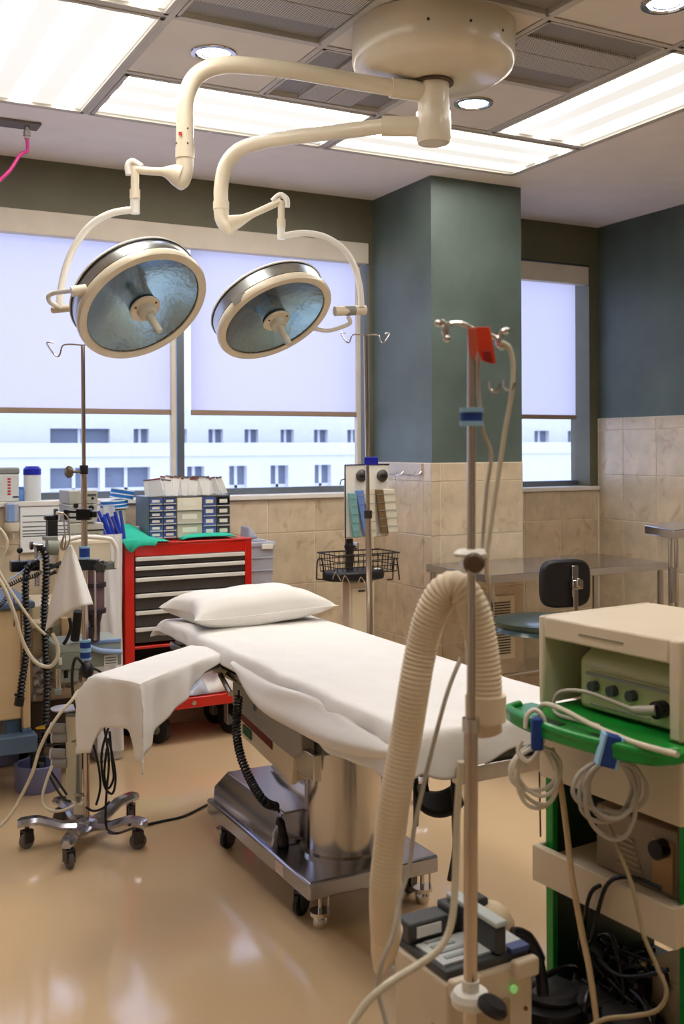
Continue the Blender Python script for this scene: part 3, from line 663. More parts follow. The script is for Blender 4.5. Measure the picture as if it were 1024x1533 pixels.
# black leg stirrup at the foot end
st = thing('leg_stirrup', 'black padded sling with thin straps hanging under the foot end of the table', 'leg support', (1.9, 2.9, .3))
ctr = at(655, 1180, 3.15)
R3 = frame(ctr, -27)
def slg(i, j):
    a = -2.6+2.05*i/24; r = .085; return R3@V((r*math.cos(a)+.0, (j/8-.5)*.14, r*1.0*math.sin(a)+.02+.02*(j/8)))
MB(None).grid(slg, 24, 8).build('sling', BLACK, st, smooth=True, solid=.014)
MB().tube(spline([at(678,1150,3.1), at(680,1230,3.1), at(681,1270,3.1), at(673,1318,3.1)], 6), .008, 8).build('strap', BLACK, st, smooth=True)
MB().tube([at(622,1140,3.2), at(623,1215,3.2), at(622,1236,3.2)], .009, 8).build('strap', BLACK, st, smooth=True)
MB().tube([at(632,1140,3.15), at(690,1143,3.05)], .012, 10).build('clamp_bar', CHROME, st)
MB().tube([at(632,1140,3.15), at(640,1185,3.15)], .006, 8).tube([at(684,1140,3.08), at(682,1185,3.12)], .006, 8).build('hanger', BLACK, st)

# ================================================================== IV stands
def iv_stand(label, base, top_z, legs, lean=(0,0), r=.0125, hook=None, jz=1.2, knob=True, group=None, rb=.24, hookang=0, hw=.145):
    bx, by = base; t = thing('iv_stand', label, 'IV stand', (bx, by, 0), group)
    def leg(a, L):
        c, s = math.cos(a), math.sin(a); m = MB(Matrix.Translation((bx, by, 0))@Matrix.Rotation(a, 4, 'Z'))
        prof = [(.0,.075,.026),(.06,.078,.024),(.10,.082,.022),(.14,.098,.021),(.18,.112,.021),(L-.02,.113,.023),(L+.02,.110,.022),(L+.035,.104,.012)]
        vs = []; fs = []
        for x, z, w in prof: w *= 1.3; vs += [(x,-w,z-.006),(x,-w*.6,z+.008),(x,w*.6,z+.008),(x,w,z-.006),(x,w*.8,z-.02),(x,-w*.8,z-.02)]
        for i in range(len(prof)-1):
            for k in range(6): fs.append((i*6+k, i*6+(k+1)%6, i*6+6+(k+1)%6, i*6+6+k))
        fs.append((0,1,2,3,4,5)); n = (len(prof)-1)*6; fs.append(tuple(n+k for k in range(6)))
        m.add(vs, fs).build('leg', STEELP, t, smooth=True)
        caster(t, (bx+c*L, by+s*L), .032, .10, yaw=math.degrees(a)+40, wm=mat('wheel_grey', (108,104,104), .5))
    for a, L in legs: leg(a, L)
    MB().lathe([(0,.05),(.045,.052),(.05,.07),(.04,.092),(.02,.10),(0,.10)], (bx, by, 0), (0,0,1), 28).build('hub', STEELP, t, smooth=True)
    b = V((bx, by, .08)); tp = V((bx+lean[0], by+lean[1], top_z)); j = b.lerp(tp, (jz-.08)/(top_z-.08))
    MB().tube([b, j], r, 18).build('lower_pole', POLE, t, smooth=True)
    MB().tube([j, tp], r*.66, 14).build('upper_pole', POLE, t, smooth=True)
    MB().tube([j-V((0,0,.01)), j+V((0,0,.025))], r*1.35, 18).build('collar', DARKST, t, smooth=True)
    if knob: MB().lathe([(0,0),(.022,.003),(.024,.012),(.018,.02),(0,.022)], j+V((-.055,-.02,.0)), (-1,-.4,0), 20).tube([j, j+V((-.05,-.02,0))], .005, 8).build('height_knob', mat('bronze_knob', (120,106,84), .35, .6), t, smooth=True)
    ca, sa = math.cos(hookang), math.sin(hookang); X = V((ca, sa, 0)); k = hw/.145
    def hp(l): return [tp+X*(x*k)+V((0,0,z*k)) for x, z in l]
    for s in (-1, 1):
        MB().tube(spline(hp([(0,0),(s*.04,.004),(s*.072,.003),(s*.084,-.006),(s*.092,-.034),(s*.100,-.044),(s*.114,-.038),(s*.128,-.02),(s*.140,-.001),(s*.145,.010),(s*.134,.014),(s*.118,.010)]), 6), .0033, 8).build('hook', CHROME, t, smooth=True)
    return t, b, tp
def ang(cx, cy, x, y): return math.atan2(y-cy, x-cx)
wc = (1.022, 4.125)
wl = [(.80,4.17),(.90,3.90),(1.18,3.96),(1.24,4.26),(.97,4.35)]
legs = [(ang(*wc, *w), math.hypot(w[0]-wc[0], w[1]-wc[1])) for w in wl]
d0 = (V((wc[0],wc[1],0))-CAM).dot(Dv); tp = at(124, 517, d0)
iv1, b1, t1 = iv_stand('steel IV stand with blue straps at the left, its five wheeled legs in full view', wc, tp.z, legs, (tp.x-wc[0], tp.y-wc[1]), hookang=-YAW, jz=at(126,706,d0).z, hw=.142)
def pole_at(py, b, t):    # point on a pole at photo row py
    lo, hi = 0, 1
    for _ in range(30):
        m = (lo+hi)/2; p = b.lerp(t, m); y = CY-FPX*((p-CAM).dot(Uv))/((p-CAM).dot(Dv))
        if y > py: lo = m
        else: hi = m
    return b.lerp(t, lo)
def strap(b, t, y0, y1, r, parent, m=BLUE):
    p, q = pole_at(y1, b, t), pole_at(y0, b, t)
    o = MB().tube([p, q], r, 16).build('strap', m, parent, smooth=True)
    for a in (p, q): MB().tube([a-V((0,0,.004)), a+V((0,0,.004))], r*1.06, 16).build('strap_edge', mat('strap_edge', (150,196,226), .6), o, smooth=True)
for a, c in ((819,835),(959,971),(974,986),(1041,1052)): strap(b1, t1, a, c, .021, iv1)
# clamp bodies on the left stand
p = pole_at(770, b1, t1)
MB(Matrix.Translation(p)@Matrix.Rotation(-YAW, 4, 'Z')).box(-.028,.028,-.02,.02,-.022,.022).box(-.07,-.028,-.015,.015,-.016,-.008).box(-.07,-.028,-.015,.015,.006,.016).box(-.078,-.062,-.018,.018,-.02,.02).box(.028,.05,-.01,.01,-.012,.012).build('pole_clamp', BLACKG, iv1, bevel=.003)
p = pole_at(842, b1, t1)
MB(Matrix.Translation(p)@Matrix.Rotation(-YAW, 4, 'Z')).box(-.03,.055,-.02,.025,-.03,.012).box(.055,.085,-.012,.012,-.02,.0).build('pole_clamp', BLACKG, iv1, bevel=.004)
kp = p+R0*.072-Dv*.03+V((0,0,-.012))
sk = MB().lathe([(0,0),(.018,0),(.02,.006),(.02,.02),(.014,.026),(0,.026)], kp, -Dv, 14)
for k in range(6): a = k*PI/3; sk.cyl(kp+(R0*math.cos(a)+V((0,0,1))*math.sin(a))*.018-Dv*.003, kp+(R0*math.cos(a)+V((0,0,1))*math.sin(a))*.018-Dv*.022, .0085, n=8)
sk.build('star_knob', mat('dark_knob', (60,56,54), .5), iv1, smooth=True)
p = pole_at(1000, b1, t1)
MB().sph(p+V((.0,-.03,0))-Dv*.01, .028, 16, (1,1,1.2)).build('rubber_bulb', BLACK, iv1, smooth=True)
MB().tube(spline([p+V((0,-.02,.0)), at(114,985,4.03), at(108,1010,4.03), at(110,1045,4.03), at(118,1070,4.05), at(124,1090,4.1)], 6), .006, 8).build('bulb_tube', BLACK, iv1, smooth=True)
# second IV stand behind the bed
c2 = at(557, 1160, 4.62); c2 = (c2.x, c2.y)
d2 = 4.62; tp2 = at(547, 502, d2)
legs2 = [(YAW*0+.5+k*2*PI/5, .22) for k in range(5)]
iv2, b2, t2 = iv_stand('tall steel IV stand behind the operating table, in front of the basket stand', c2, tp2.z, legs2, (tp2.x-c2[0], tp2.y-c2[1]), hookang=-YAW+.1, jz=1.25, hw=.108, knob=False, r=.0135)
for q in (690,): 
    p = pole_at(q, b2, t2); MB(Matrix.Translation(p)@Matrix.Rotation(-YAW, 4, 'Z')).box(-.014,.048,-.02,.02,-.018,.018).build('pole_clip', BLUEC, iv2, bevel=.004)
p = pole_at(712, b2, t2)
# foreground IV stand
df = 1.85; cf = at(700, 1100, df); cf = (cf.x, cf.y)
tf = at(706, 492, df)
iv3 = thing('iv_stand', 'blurred IV stand in the foreground with a red tag on its hooks', 'IV stand', (cf[0], cf[1], 0))
bf = V((cf[0], cf[1], .08)); jf = bf.lerp(tf, .59)
MB().tube([bf, pole_at(1085, bf, tf)], .0125, 20).build('lower_pole', POLE, iv3, smooth=True)
MB().tube([pole_at(1085, bf, tf), tf], .0075, 16).build('upper_pole', POLE, iv3, smooth=True)
MB().tube([pole_at(1095, bf, tf), pole_at(1075, bf, tf)], .0155, 20).build('collar', CHROME, iv3, smooth=True)
MB().lathe([(0,.05),(.045,.052),(.05,.07),(.04,.092),(.02,.10),(0,.10)], (cf[0], cf[1], 0), (0,0,1), 24).build('hub', STEELP, iv3, smooth=True)
for k in range(5):
    a = .3+k*2*PI/5; c, s = math.cos(a), math.sin(a)
    MB().tube([V((cf[0], cf[1], .08)), V((cf[0]+c*.22, cf[1]+s*.22, .10))], .014, 10).build('leg', STEELP, iv3, smooth=True)
    caster(iv3, (cf[0]+c*.22, cf[1]+s*.22), .03, .10, yaw=20*k, wm=DGREY)
for pts in ([(706,492),(690,484),(672,485),(664,494),(668,506)], [(660,480),(668,488),(668,500)], [(706,492),(725,498),(745,506),(750,498),(757,494)], [(745,506),(746,516),(752,518)]):
    MB().tube(spline([at(a, b, df) for a, b in pts], 6), .0042, 8).build('hook', CHROME, iv3, smooth=True)
for a, b in ((656,484),(669,507),(758,495),(752,519)): MB().sph(at(a, b, df), .0065, 10).build('hook_tip', CHROME, iv3, smooth=True)
strap(bf, tf, 614, 634, .020, iv3, BLUE)
MB().tube([pole_at(846, bf, tf)-R0*.01, pole_at(846, bf, tf)-Dv*.04], .012, 14).build('clip_arm', WHITEP, iv3, smooth=True)
MB().lathe([(0,0),(.018,.002),(.019,.008),(.014,.014),(0,.015)], pole_at(840, bf, tf)-Dv*.03+V((0,0,.0)), -Dv, 18).build('clip_knob', mat('brown_knob', (96,74,58), .4), iv3, smooth=True)
MB().lathe([(0,0),(.03,.0),(.031,.006),(.024,.012),(0,.013)], pole_at(833, bf, tf), V((0,0,1)), 24).build('clip_disc', WHITEP, iv3, smooth=True)
pc_ = pole_at(1492, bf, tf)
MB().lathe([(0,-.012),(.034,-.012),(.036,0),(.030,.010),(.016,.012),(0,.012)], pc_, (0,0,1), 26).tube([pc_+V((0,0,.01)), pc_+V((0,0,.03))], .0155, 18).build('pole_socket', WHITEP, iv3, smooth=True)
MB().lathe([(0,-.009),(.026,-.009),(.028,0),(.022,.009),(0,.009)], at(738,1506,df-.04), (.35,-.2,.9), 26).build('socket_knob', BLACK, iv3, smooth=True)
tg = thing('red_tag', 'orange-red plastic tag hanging on the hooks of the foreground stand', 'tag', at(722,520,df-.01))
def tagm(l, off, m, nm, par): 
    return MB().prism([at(a, b, df-off) for a, b in l], Dv*.003).build(nm, m, par, bevel=.001)
tagm([(708,490),(733,489),(738,515),(743,543),(736,545),(722,540),(714,522)], .015, ORANGE, 'tag_front', tg)
tagm([(700,492),(712,489),(716,520),(712,541),(702,528)], .028, mat('red_tag_side', (196,90,60), .5), 'tag_side', tg)
tagm([(722,525),(735,524),(738,543),(727,541)], .019, mat('tag_dark', (150,30,20), .5), 'tag_flap', tg)
# tubes hung on the foreground stand
def cable(name, pts, r, m, label, cat, k=8, group=None, n=10):
    o = MB().tube(px(pts, k), r, n).build(name, m, smooth=True); return tag(o, label, cat, group)
cable('infusion_tube', [(750,512,1.84),(762,520,1.84),(768,545,1.84),(766,590,1.84),(757,640,1.84),(748,700,1.84),(736,780,1.84),(728,850,1.84),(740,900,1.86)], .0042, TUBEC, 'cream tube looped over the right hook of the foreground stand', 'tube')
cable('infusion_tube', [(718,520,1.86),(716,570,1.86),(722,640,1.86),(735,680,1.86),(728,740,1.86),(722,820,1.86)], .0034, mat('clear_tube', (190,176,156), .3), 'pale tube hanging straight beside the foreground pole', 'tube')
for a in ((740,577),(762,575)):
    o = MB().tube(spline([at(a[0]-7,a[1]-6,1.83), at(a[0]-6,a[1]+6,1.83), at(a[0]+4,a[1]+9,1.83), at(a[0]+8,a[1]-2,1.83)], 5), .0022, 8).build('wire_clip', CHROME, smooth=True)
    tag(o, 'small metal wire clip on the tube, %s' % ('left one of two' if a[0] == 740 else 'right one of two'), 'clip', 'wire clips on the foreground tube')
# white ribbed hose
hose = thing('ribbed_hose', 'thick cream ribbed air hose arching over the foreground in front of the bed', 'hose', at(690, 880, 1.92))
hp = px([(727,1062,1.9),(726,1010,1.9),(719,955,1.9),(706,905,1.9),(686,880,1.91),(664,886,1.92),(645,920,1.93),(631,970,1.94),(620,1030,1.94),(607,1110,1.95),(592,1190,1.95),(582,1270,1.96),(576,1340,1.97),(578,1400,2.0)], 10)
q, rr = ribbed(hp, .0295, .0085, .04)
rr = [.0295+(v-.0295)*(1 if i/len(rr) < .42 else max(.3, 1-(i/len(rr)-.42)*8)) for i, v in enumerate(rr)]
MB().tube(q, rr, 26).build('ribbed_tube', HOSE, hose, smooth=True)
MB().tube([at(727,1040,1.9), at(727,1078,1.9)], .037, 26).build('cuff', HOSE, hose, smooth=True)
MB().tube([at(727,1078,1.9), at(731,1098,1.9)], [.028,.026], 24).build('nozzle', mat('nozzle_clear', (226,206,176), .3), hose, smooth=True)
MB().tube([at(579,1390,2.0), at(575,1425,2.03), at(568,1452,2.05)], [.031,.026,.012], 22).build('hose_end', HOSE, hose, smooth=True)

# ================================================================== warming unit at the foot of the foreground stand
wu = thing('warming_unit', 'beige air warming unit with a dark control top beside the foreground pole', 'medical unit', at(680, 1700, 2.05))
ZT = .545
A = onz(590,1392,ZT); Bq = onz(700,1362,ZT); Cq = onz(762,1436,ZT); Dq = onz(640,1458,ZT)
e1 = (Dq-A); e2 = (Bq-A); e1.z = e2.z = 0
e2n = e2.normalized(); e1n = V((e2n.y, -e2n.x, 0)); 
if e1n.dot(e1) < 0: e1n = -e1n
LW, LD = e2.length*1.12, e1.length
Mw = Matrix(((e2n.x, -e1n.x, 0, A.x+e1n.x*LD), (e2n.y, -e1n.y, 0, A.y+e1n.y*LD), (0,0,1,0), (0,0,0,1)))
# local: x along width, y back (0 = front face near camera), z up
MB(Mw).box(0, LW, 0, LD, .20, ZT-.03).build('case', BEIGE, wu, bevel=.008)
MB(Mw).box(.004, LW-.004, .01, LD-.002, ZT-.03, ZT-.012).build('top_deck', DGREY, wu, bevel=.004)
MB(Mw).box(.002, LW*.5, LD-.055, LD, ZT-.012, ZT+.03).build('rear_hood', DGREY, wu, bevel=.006)
MB(Mw).box(LW*.5, LW-.002, LD-.05, LD, ZT-.012, ZT+.042).build('rear_hood', DGREY, wu, bevel=.006)
MB(Mw).box(.02, LW*.38, LD-.057, LD-.05, ZT-.0, ZT+.022).build('rating_label', PAPER, wu)
dk = MB(Mw).box(.012, LW*.62, .03, LD-.065, ZT-.012, ZT-.007).build('control_panel', mat('panel_white', (196,200,200), .4), wu)
for k in range(4): MB(Mw).box(.03, LW*.5-.01*k, .045+.024*k, .055+.024*k, ZT-.007, ZT-.005).build('panel_print', mat('print_grey', (150,158,160), .5), dk)
MB(Mw).box(LW*.60, LW*.72, .01, LD-.02, ZT-.01, ZT+.045).build('handle_block', DGREY, wu, bevel=.005)
MB(Mw).box(LW*.59, LW*.73, .008, LD-.01, ZT+.045, ZT+.056).build('handle_top', mat('handle_top', (196,204,202), .4), wu, bevel=.003)
MB(Mw).box(LW*.74, LW*.98, .02, LD*.55, ZT-.012, ZT-.004).build('side_panel', mat('panel_white'), wu)
MB(Mw).box(LW*.76, LW*.97, .004, .03, ZT-.012, ZT-.002).build('blue_key', mat('blue_key', (60,80,140), .4), wu)
for xa, xb in ((0, .33), (.72, 1)): MB(Mw).box(LW*xa, LW*xb, -.022, .002, ZT-.055, ZT-.018).build('front_bracket', BEIGE, wu, bevel=.006)
MB(Mw).box(LW*.30, LW*.70, -.008, .0, .22, ZT-.09).build('front_recess', mat('beige_dark', (176,150,118), .5), wu, bevel=.004)
for a, b in ((.08,.42),(.08,.3),(.9,.42),(.9,.3),(.35,.36)): MB(Mw).cyl((LW*a, -.001, b), (LW*a, -.005, b), .004, n=10).build('screw', mat('screw_brown'), wu)
MB(Mw).cyl((LW*.74, -.004, ZT-.075), (LW*.74, -.010, ZT-.075), .008, n=18).build('green_lamp', emis('green_led', (20,200,40), .12), wu)
MB(Mw).sph((LW*1.02, LD*.75, ZT-.03), .052, 22, (1,1,1.15)).build('filter_dome', mat('dome_white', (240,220,186), .35), wu, smooth=True)
for s in range(2): MB(Mw).tube(spline([(LW*1.0, LD*.35, ZT-.01), (LW*1.13, LD*.3, ZT-.02), (LW*1.22, LD*.2, ZT-.07), (LW*1.16, LD*.05, ZT-.12)], 8), [.016]*8+[.018]*8+[.013]*8+[.012], 12).build('hose_port', BLACKG, wu, smooth=True) if s == 0 else None
for a in (.12, .88):
    for b in (.12, .88): MB(Mw).box(LW*a-.015, LW*a+.015, LD*b-.015, LD*b+.015, 0, .21).build('leg', DGREY, wu)
MB(Mw).box(-.004, .0, .03, .05, .36, .42).build('side_slot', mat('beige_dark'), wu)
# cables in the foreground
cable('grey_cable', [(690,985,2.0),(672,1030,1.98),(655,1090,1.96),(640,1150,1.95),(622,1230,1.93),(612,1300,1.92),(600,1340,1.90),(588,1400,1.86),(572,1440,1.84),(566,1480,1.83),(575,1520,1.82),(585,1560,1.8)], .0042, GREYC, 'thin grey cable running down in front of the ribbed hose', 'cable')
cable('cream_cable', [(690,1140,1.80),(684,1230,1.80),(682,1310,1.79),(676,1380,1.77),(658,1420,1.75),(625,1445,1.73),(585,1470,1.70),(550,1500,1.68),(520,1545,1.66)], .0062, TUBEC, 'cream cable curving down past the foreground pole to the lower edge', 'cable')

# ================================================================== green and beige equipment cart at the right
dC = 2.45; Fc = at(806, 921, dC); Fc.z = 0
ZC = at(806, 921, dC).z
angC = math.degrees(-YAW) - 0
ex = (R0*math.sin(math.radians(32.7)) - Dv*math.cos(math.radians(32.7)))      # along the front, toward the camera
ey = V((-ex.y, ex.x, 0))                                                       # into the cart
Mc = Matrix(((ex.x, ey.x, 0, Fc.x), (ex.y, ey.y, 0, Fc.y), (0,0,1,0), (0,0,0,1)))
WC, DC = .41, .373
ec = thing('equipment_cart', 'beige and green equipment cart at the right with a pull-out green shelf', 'cart', Fc)
ZS = at(806, 1052, dC).z
# hood (open-fronted housing)
hd = MB(Mc); w_ = .018
hd.box(0, w_, 0, DC, ZS, ZC).box(WC-.03, WC, 0, DC, ZS, ZC).box(w_, WC-.03, 0, DC, ZC-.05, ZC).box(w_, WC-.03, DC-.02, DC, ZS, ZC-.05)
hd.build('hood', BEIGE, ec, bevel=.005)
MB(Mc).box(.13, .26, -.0015, .001, ZC-.028, ZC-.024).build('lettering_strip', mat('print_brown', (150,136,112), .5), ec)
# green shelf with rounded outer edge and handle slots
gs = MB(Mc); N_ = 26; pr = []
for i in range(N_+1):
    t = i/N_; x = -.02+(WC+.06)*t; y = -.085-.06*math.sin(PI*min(1, max(0, t)))**.6 + .03*(t-.5)*0
    pr.append((x, y))
poly = [(-.02, .10, ZS-.001)]+[(-.02,-.06,ZS-.001)]+[(x, y, ZS-.001) for x, y in pr[1:-1]]+[(WC+.04,-.06,ZS-.001),(WC+.04,-.003,ZS-.001),(WC-.031,-.003,ZS-.001),(WC-.031,DC-.03,ZS-.001),(.019,DC-.03,ZS-.001),(.019,-.003,ZS-.001),(-.02,-.003,ZS-.001)]
poly = [p for p in poly if p != (-.02, .10, ZS-.001)]
gs.prism(poly, (0,0,-.024)); gs.build('pull_shelf', GREEN, ec, bevel=.005)
rm = MB(Mc); rp = [(-.012,-.05,ZS)]+[(x*.985+.002, y+.008, ZS) for x, y in pr[1:-1]]+[(WC+.03,-.05,ZS)]
rm.tube([V(p) for p in spline(rp, 3)], .010, 12).build('shelf_rim', GREEN, ec, smooth=True)
for a in (.085, .255): MB(Mc).box(a, a+.09, -.11, -.085, ZS-.002, ZS+.0015).build('handle_slot', DGREEN, ec, bevel=.003)
ZB = at(809, 1161, dC).z
MB(Mc).box(0, WC, .0, DC, ZB, ZS-.026).build('case', BEIGE, ec, bevel=.005)
ZTt = at(806, 1262, dC).z; ZTb = at(806, 1315, dC).z; ZBase = .30
for x0 in (.006, WC-.018):
    k = MB(Mc).box(x0, x0+.022, .03, DC-.01, ZBase, ZB).build('side_upright', DGREEN, ec, bevel=.002)
    MB(Mc).box(x0-.001, x0+.023, .015, .03, ZBase, ZB).build('edge_strip', GREEN, k, bevel=.002)
tr = MB(Mc).box(-.004, WC+.0, -.02, .0, ZTb, ZTt).box(-.004, .005, 0, DC, ZTb, ZTt).box(WC-.010, WC, 0, DC, ZTb, ZTt).box(.029, WC-.035, 0, DC-.005, ZTt-.025, ZTt-.018).build('middle_tray', BEIGE, ec, bevel=.003)
MB(Mc).box(-.01, WC+.02, -.06, DC, ZBase-.05, ZBase).build('base_deck', BLACK, ec, bevel=.01)
for a in (.03, WC-.04):
    for b in (-.02, DC-.05):
        p = Mc@V((a, b, 0)); MB().tube([V((p.x,p.y,.10)), V((p.x,p.y,ZBase-.04))], .018, 12).build('post', BLACK, ec); caster(ec, (p.x, p.y), .045, .12)
MB(Mc).box(.22, WC-.04, .08, DC-.02, ZBase, ZBase+.11).build('lower_case', BEIGE, ec, bevel=.006)
# monitor in the hood
mo = thing('hooded_monitor', 'green-grey monitor with round sockets sitting inside the cart housing', 'monitor', Mc@V((.2,.1,ZS)))
MB(Mc).prism([(.085,.045,ZS+.002),(.085,.045,ZS+.115),(.085,.10,ZS+.15),(.085,DC-.05,ZS+.15),(.085,DC-.05,ZS+.002)], (WC-.035-.09,0,0)).build('case', mat('monitor_green', (200,200,158), .4), mo, bevel=.012)
MB(Mc).box(.125, WC-.04, .037, .046, ZS+.01, ZS+.095).build('front_panel', mat('monitor_panel', (186,192,140), .4), mo, bevel=.003)
MB(Mc).box(.12, WC-.045, .030, .04, ZS+.085, ZS+.091).build('trim_bar', GREYP, mo, bevel=.001)
for a in (.145, .20, .255): MB(Mc).cyl((a, .038, ZS+.062), (a, .020, ZS+.062), .012, n=18).build('socket', DGREY, mo, smooth=True)
MB(Mc).cyl((.335, .038, ZS+.05), (.335, .012, ZS+.05), .019, n=20).build('plug_socket', BLACKG, mo, smooth=True)
MB(Mc).box(.13, .30, .032, .038, ZS+.02, ZS+.022).build('panel_line', GREYP, mo)
def cpt(l): return [Mc@V(p) for p in l]
def ccable(name, pts, r, m, label, cat, k=8, group=None):
    o = MB().tube(spline(cpt(pts), k), r, 10).build(name, m, smooth=True); return tag(o, label, cat, group)
o = ccable('sensor_cable', [(.335,.012,ZS+.05),(.30,-.005,ZS+.045),(.25,-.02,ZS+.055),(.18,-.035,ZS+.065),(.12,-.045,ZS+.055),(.10,-.05,ZS+.025),(.12,-.06,ZS+.008),(.17,-.06,ZS+.006),(.24,-.05,ZS+.006)], .0045, GREYC, 'grey sensor cable plugged into the monitor and looping on the green shelf', 'cable')
MB(Mc).tube([V((.335,.012,ZS+.05)), V((.30,-.004,ZS+.045)), V((.285,-.008,ZS+.045))], [.011,.010,.006], 12).build('cable_plug', GREYC, o, smooth=True)
ccable('cream_cable', [(.075,-.065,ZS-.002),(.085,-.075,ZS+.018),(.12,-.085,ZS+.032),(.18,-.09,ZS+.03),(.25,-.095,ZS+.02),(.33,-.10,ZS+.014),(.40,-.11,ZS+.014),(.5,-.12,ZS+.02)], .006, TUBEC, 'cream cable lying across the green shelf toward the right edge', 'cable')
# strapped cable bundles hanging from the shelf
def bundle(px_, py_, d, n, rx, ry, m, label, strapx, seed):
    rnd = random.Random(seed); t = thing('cable_coil', label, 'cable coil', at(px_, py_, d), 'coiled cables strapped to the green shelf')
    for k in range(n):
        a0 = rnd.uniform(-.1,.1); fx = rx*rnd.uniform(.55,1); fy = ry*rnd.uniform(.6,1); ox = rnd.uniform(-.014,.014); sk_ = rnd.uniform(-.5,.5); pts = []
        for i in range(26):
            a = 2*PI*i/26; y = -fy*(1-math.cos(a)); x = fx*math.sin(a)+(ox+sk_*fx*.5)*(-y/(2*fy))+fx*.12*math.sin(2*a+k)
            pts.append(at(px_, py_, d)+R0*(x+rnd.uniform(-.001,.001))+V((0,0,y))+Dv*(.010*math.sin(a*2+k)+.006*k-.01))
        MB().tube(spline(pts, 3, True), .0047, 8, closed=True).build('loop', m, t, smooth=True)
    return t
C1 = bundle(802, 1118, 2.30, 4, .062, .070, mat('cable_pale', (226,218,202), .4), 'pale cable coil strapped to the left end of the green shelf', 0, 3)
MB(Matrix.Translation(at(804,1094,2.245))@Matrix.Rotation(-YAW, 4, 'Z')).box(-.013,.013,-.008,.008,-.042,.028).build('strap', BLUE, C1, bevel=.005)
MB().tube(spline([at(787,1090,2.28), at(789,1072,2.28), at(800,1063,2.28), at(812,1072,2.27), at(816,1095,2.27), at(806,1125,2.27), at(790,1140,2.27), at(776,1125,2.28), at(782,1108,2.28)], 6), .0055, 10).build('loop', mat('cable_pale'), C1, smooth=True)
C2 = bundle(915, 1138, 2.12, 5, .076, .088, GREYC, 'large grey cable coil hanging from the blue strap in the middle of the shelf', 0, 9)
MB(Matrix.Translation(at(912,1124,2.10))@Matrix.Rotation(-YAW, 4, 'Z')@Matrix.Rotation(.25, 4, 'Y')).box(-.018,.018,-.014,.014,-.032,.034).build('strap', BLUE, C2, bevel=.005)
for s in (-1, 1): MB(Matrix.Translation(at(912,1124,2.10))@Matrix.Rotation(-YAW, 4, 'Z')@Matrix.Rotation(.25, 4, 'Y')).box(.018*s-.003,.018*s+.003,-.016,.016,-.032,.035).build('strap_edge', mat('strap_edge'), C2, bevel=.002)
# device on the tray
pd = thing('power_unit', 'brown-grey vented electrical unit with a black knob on the middle tray of the cart', 'electrical unit', Mc@V((.25,.2,ZTt)))
MB(Mc).box(.135, WC-.045, .045, DC-.03, ZTt-.017, ZTt+.125).build('case', mat('unit_grey', (150,132,110), .45), pd, bevel=.006)
for k in range(6): MB(Mc).box(.20, .27-.005*k, .041, .046, ZTt+.01+k*.012, ZTt+.015+k*.012).build('vent_slot', mat('unit_light', (176,156,130), .5), pd)
MB(Mc).box(.30, .355, .040, .046, ZTt-.005, ZTt+.10).build('face_plate', mat('unit_brass', (190,150,104), .4, .3), pd, bevel=.002)
MB(Mc).cyl((.33, .042, ZTt+.085), (.33, .015, ZTt+.085), .02, n=20).build('knob', BLACKG, pd, smooth=True)
# black cables and foot pedals at the cart's base
def pedal(p, yaw, label, s=1):
    t = thing('foot_pedal', label, 'foot pedal', p, 'black foot pedals on the cart')
    M = frame(p, yaw)
    MB(M).lathe([(0,0),(.10*s,0),(.105*s,.012),(.10*s,.03),(.06*s,.036),(0,.036)], (0,0,0), (0,0,1), 34).build('base', BLACK, t, smooth=True)
    MB(M).lathe([(0,.034),(.075*s,.034),(.078*s,.042),(.07*s,.052),(0,.058)], (0,0,.0), (.08,.0,1), 34).build('treadle', mat('treadle_grey', (52,50,52), .4), t, smooth=True)
    MB(M).tube(spline([(-.1*s,.0,.03),(-.11*s,.0,.06),(-.05*s,-.01,.085),(.05*s,-.01,.085),(.11*s,0,.06),(.1*s,0,.03)], 6), .007, 10).build('guard', BLACKG, t, smooth=True)
lq = Mc.inverted()@at(822, 1492, 2.30); lz = at(822, 1492, 2.30).z
pedal(Mc@V((lq.x, lq.y, lz-.03)), 10, 'round black foot pedal sticking out at the left of the cart base', .85)
MB(Mc).box(lq.x-.11, lq.x+.16, lq.y-.10, .0, lz-.10, lz-.032).build('pedal_ledge', BLACK, ec, bevel=.012)
pedal(Mc@V((.17,-.01,.302)), 40, 'round black foot pedal leaning among the cables in the middle of the cart base', .8)
pedal(Mc@V((.27,-.0,.302)), 80, 'round black foot pedal behind the cables at the right of the cart base', .75)
rc = random.Random(4)
for k in range(9):
    pts = [(.13+rc.uniform(0,.18), .02+rc.uniform(-.03,.05), .34+rc.uniform(0,.14)) for _ in range(7)]
    if k == 0: pts = [(.24,.03,ZTt-.02),(.20,-.03,ZTt-.03),(.17,-.03,.50),(.15,-.02,.44),(.18,0,.38)]
    if k == 1: pts = [(.36,.0,ZTt+.02),(.30,-.03,ZTt+.03),(.24,-.035,ZTt-.01),(.20,-.035,.49),(.18,-.03,.45),(.21,-.01,.40)]
    if k == 2: pts = [(.40,-.03,.50),(.33,-.04,.46),(.27,-.04,.44),(.22,-.04,.45)]
    lb = ['black cable dropping from under the middle tray into the tangle', 'black cable arching up over the front of the middle tray', 'black cable end poking out to the right above the tangle'][k] if k < 3 else 'black power cable tangled with others above the cart base'
    ccable('black_cable', pts, .0048, BLACKG, lb, 'cable', 6, 'tangled black cables in the cart')
for i, (x, y, z, r) in enumerate([(.16,.04,.36,.035),(.205,.05,.40,.03),(.25,.03,.38,.033)]):
    o = MB(Mc).box(x-r, x+r, y-.02, y+.03, z-.06, z+r).build('power_adapter', BLACKG, bevel=.008); tag(o, 'black box-shaped power adapter among the cables, %s' % ('left', 'middle and highest', 'right')[i], 'power adapter', 'power adapters in the cart')
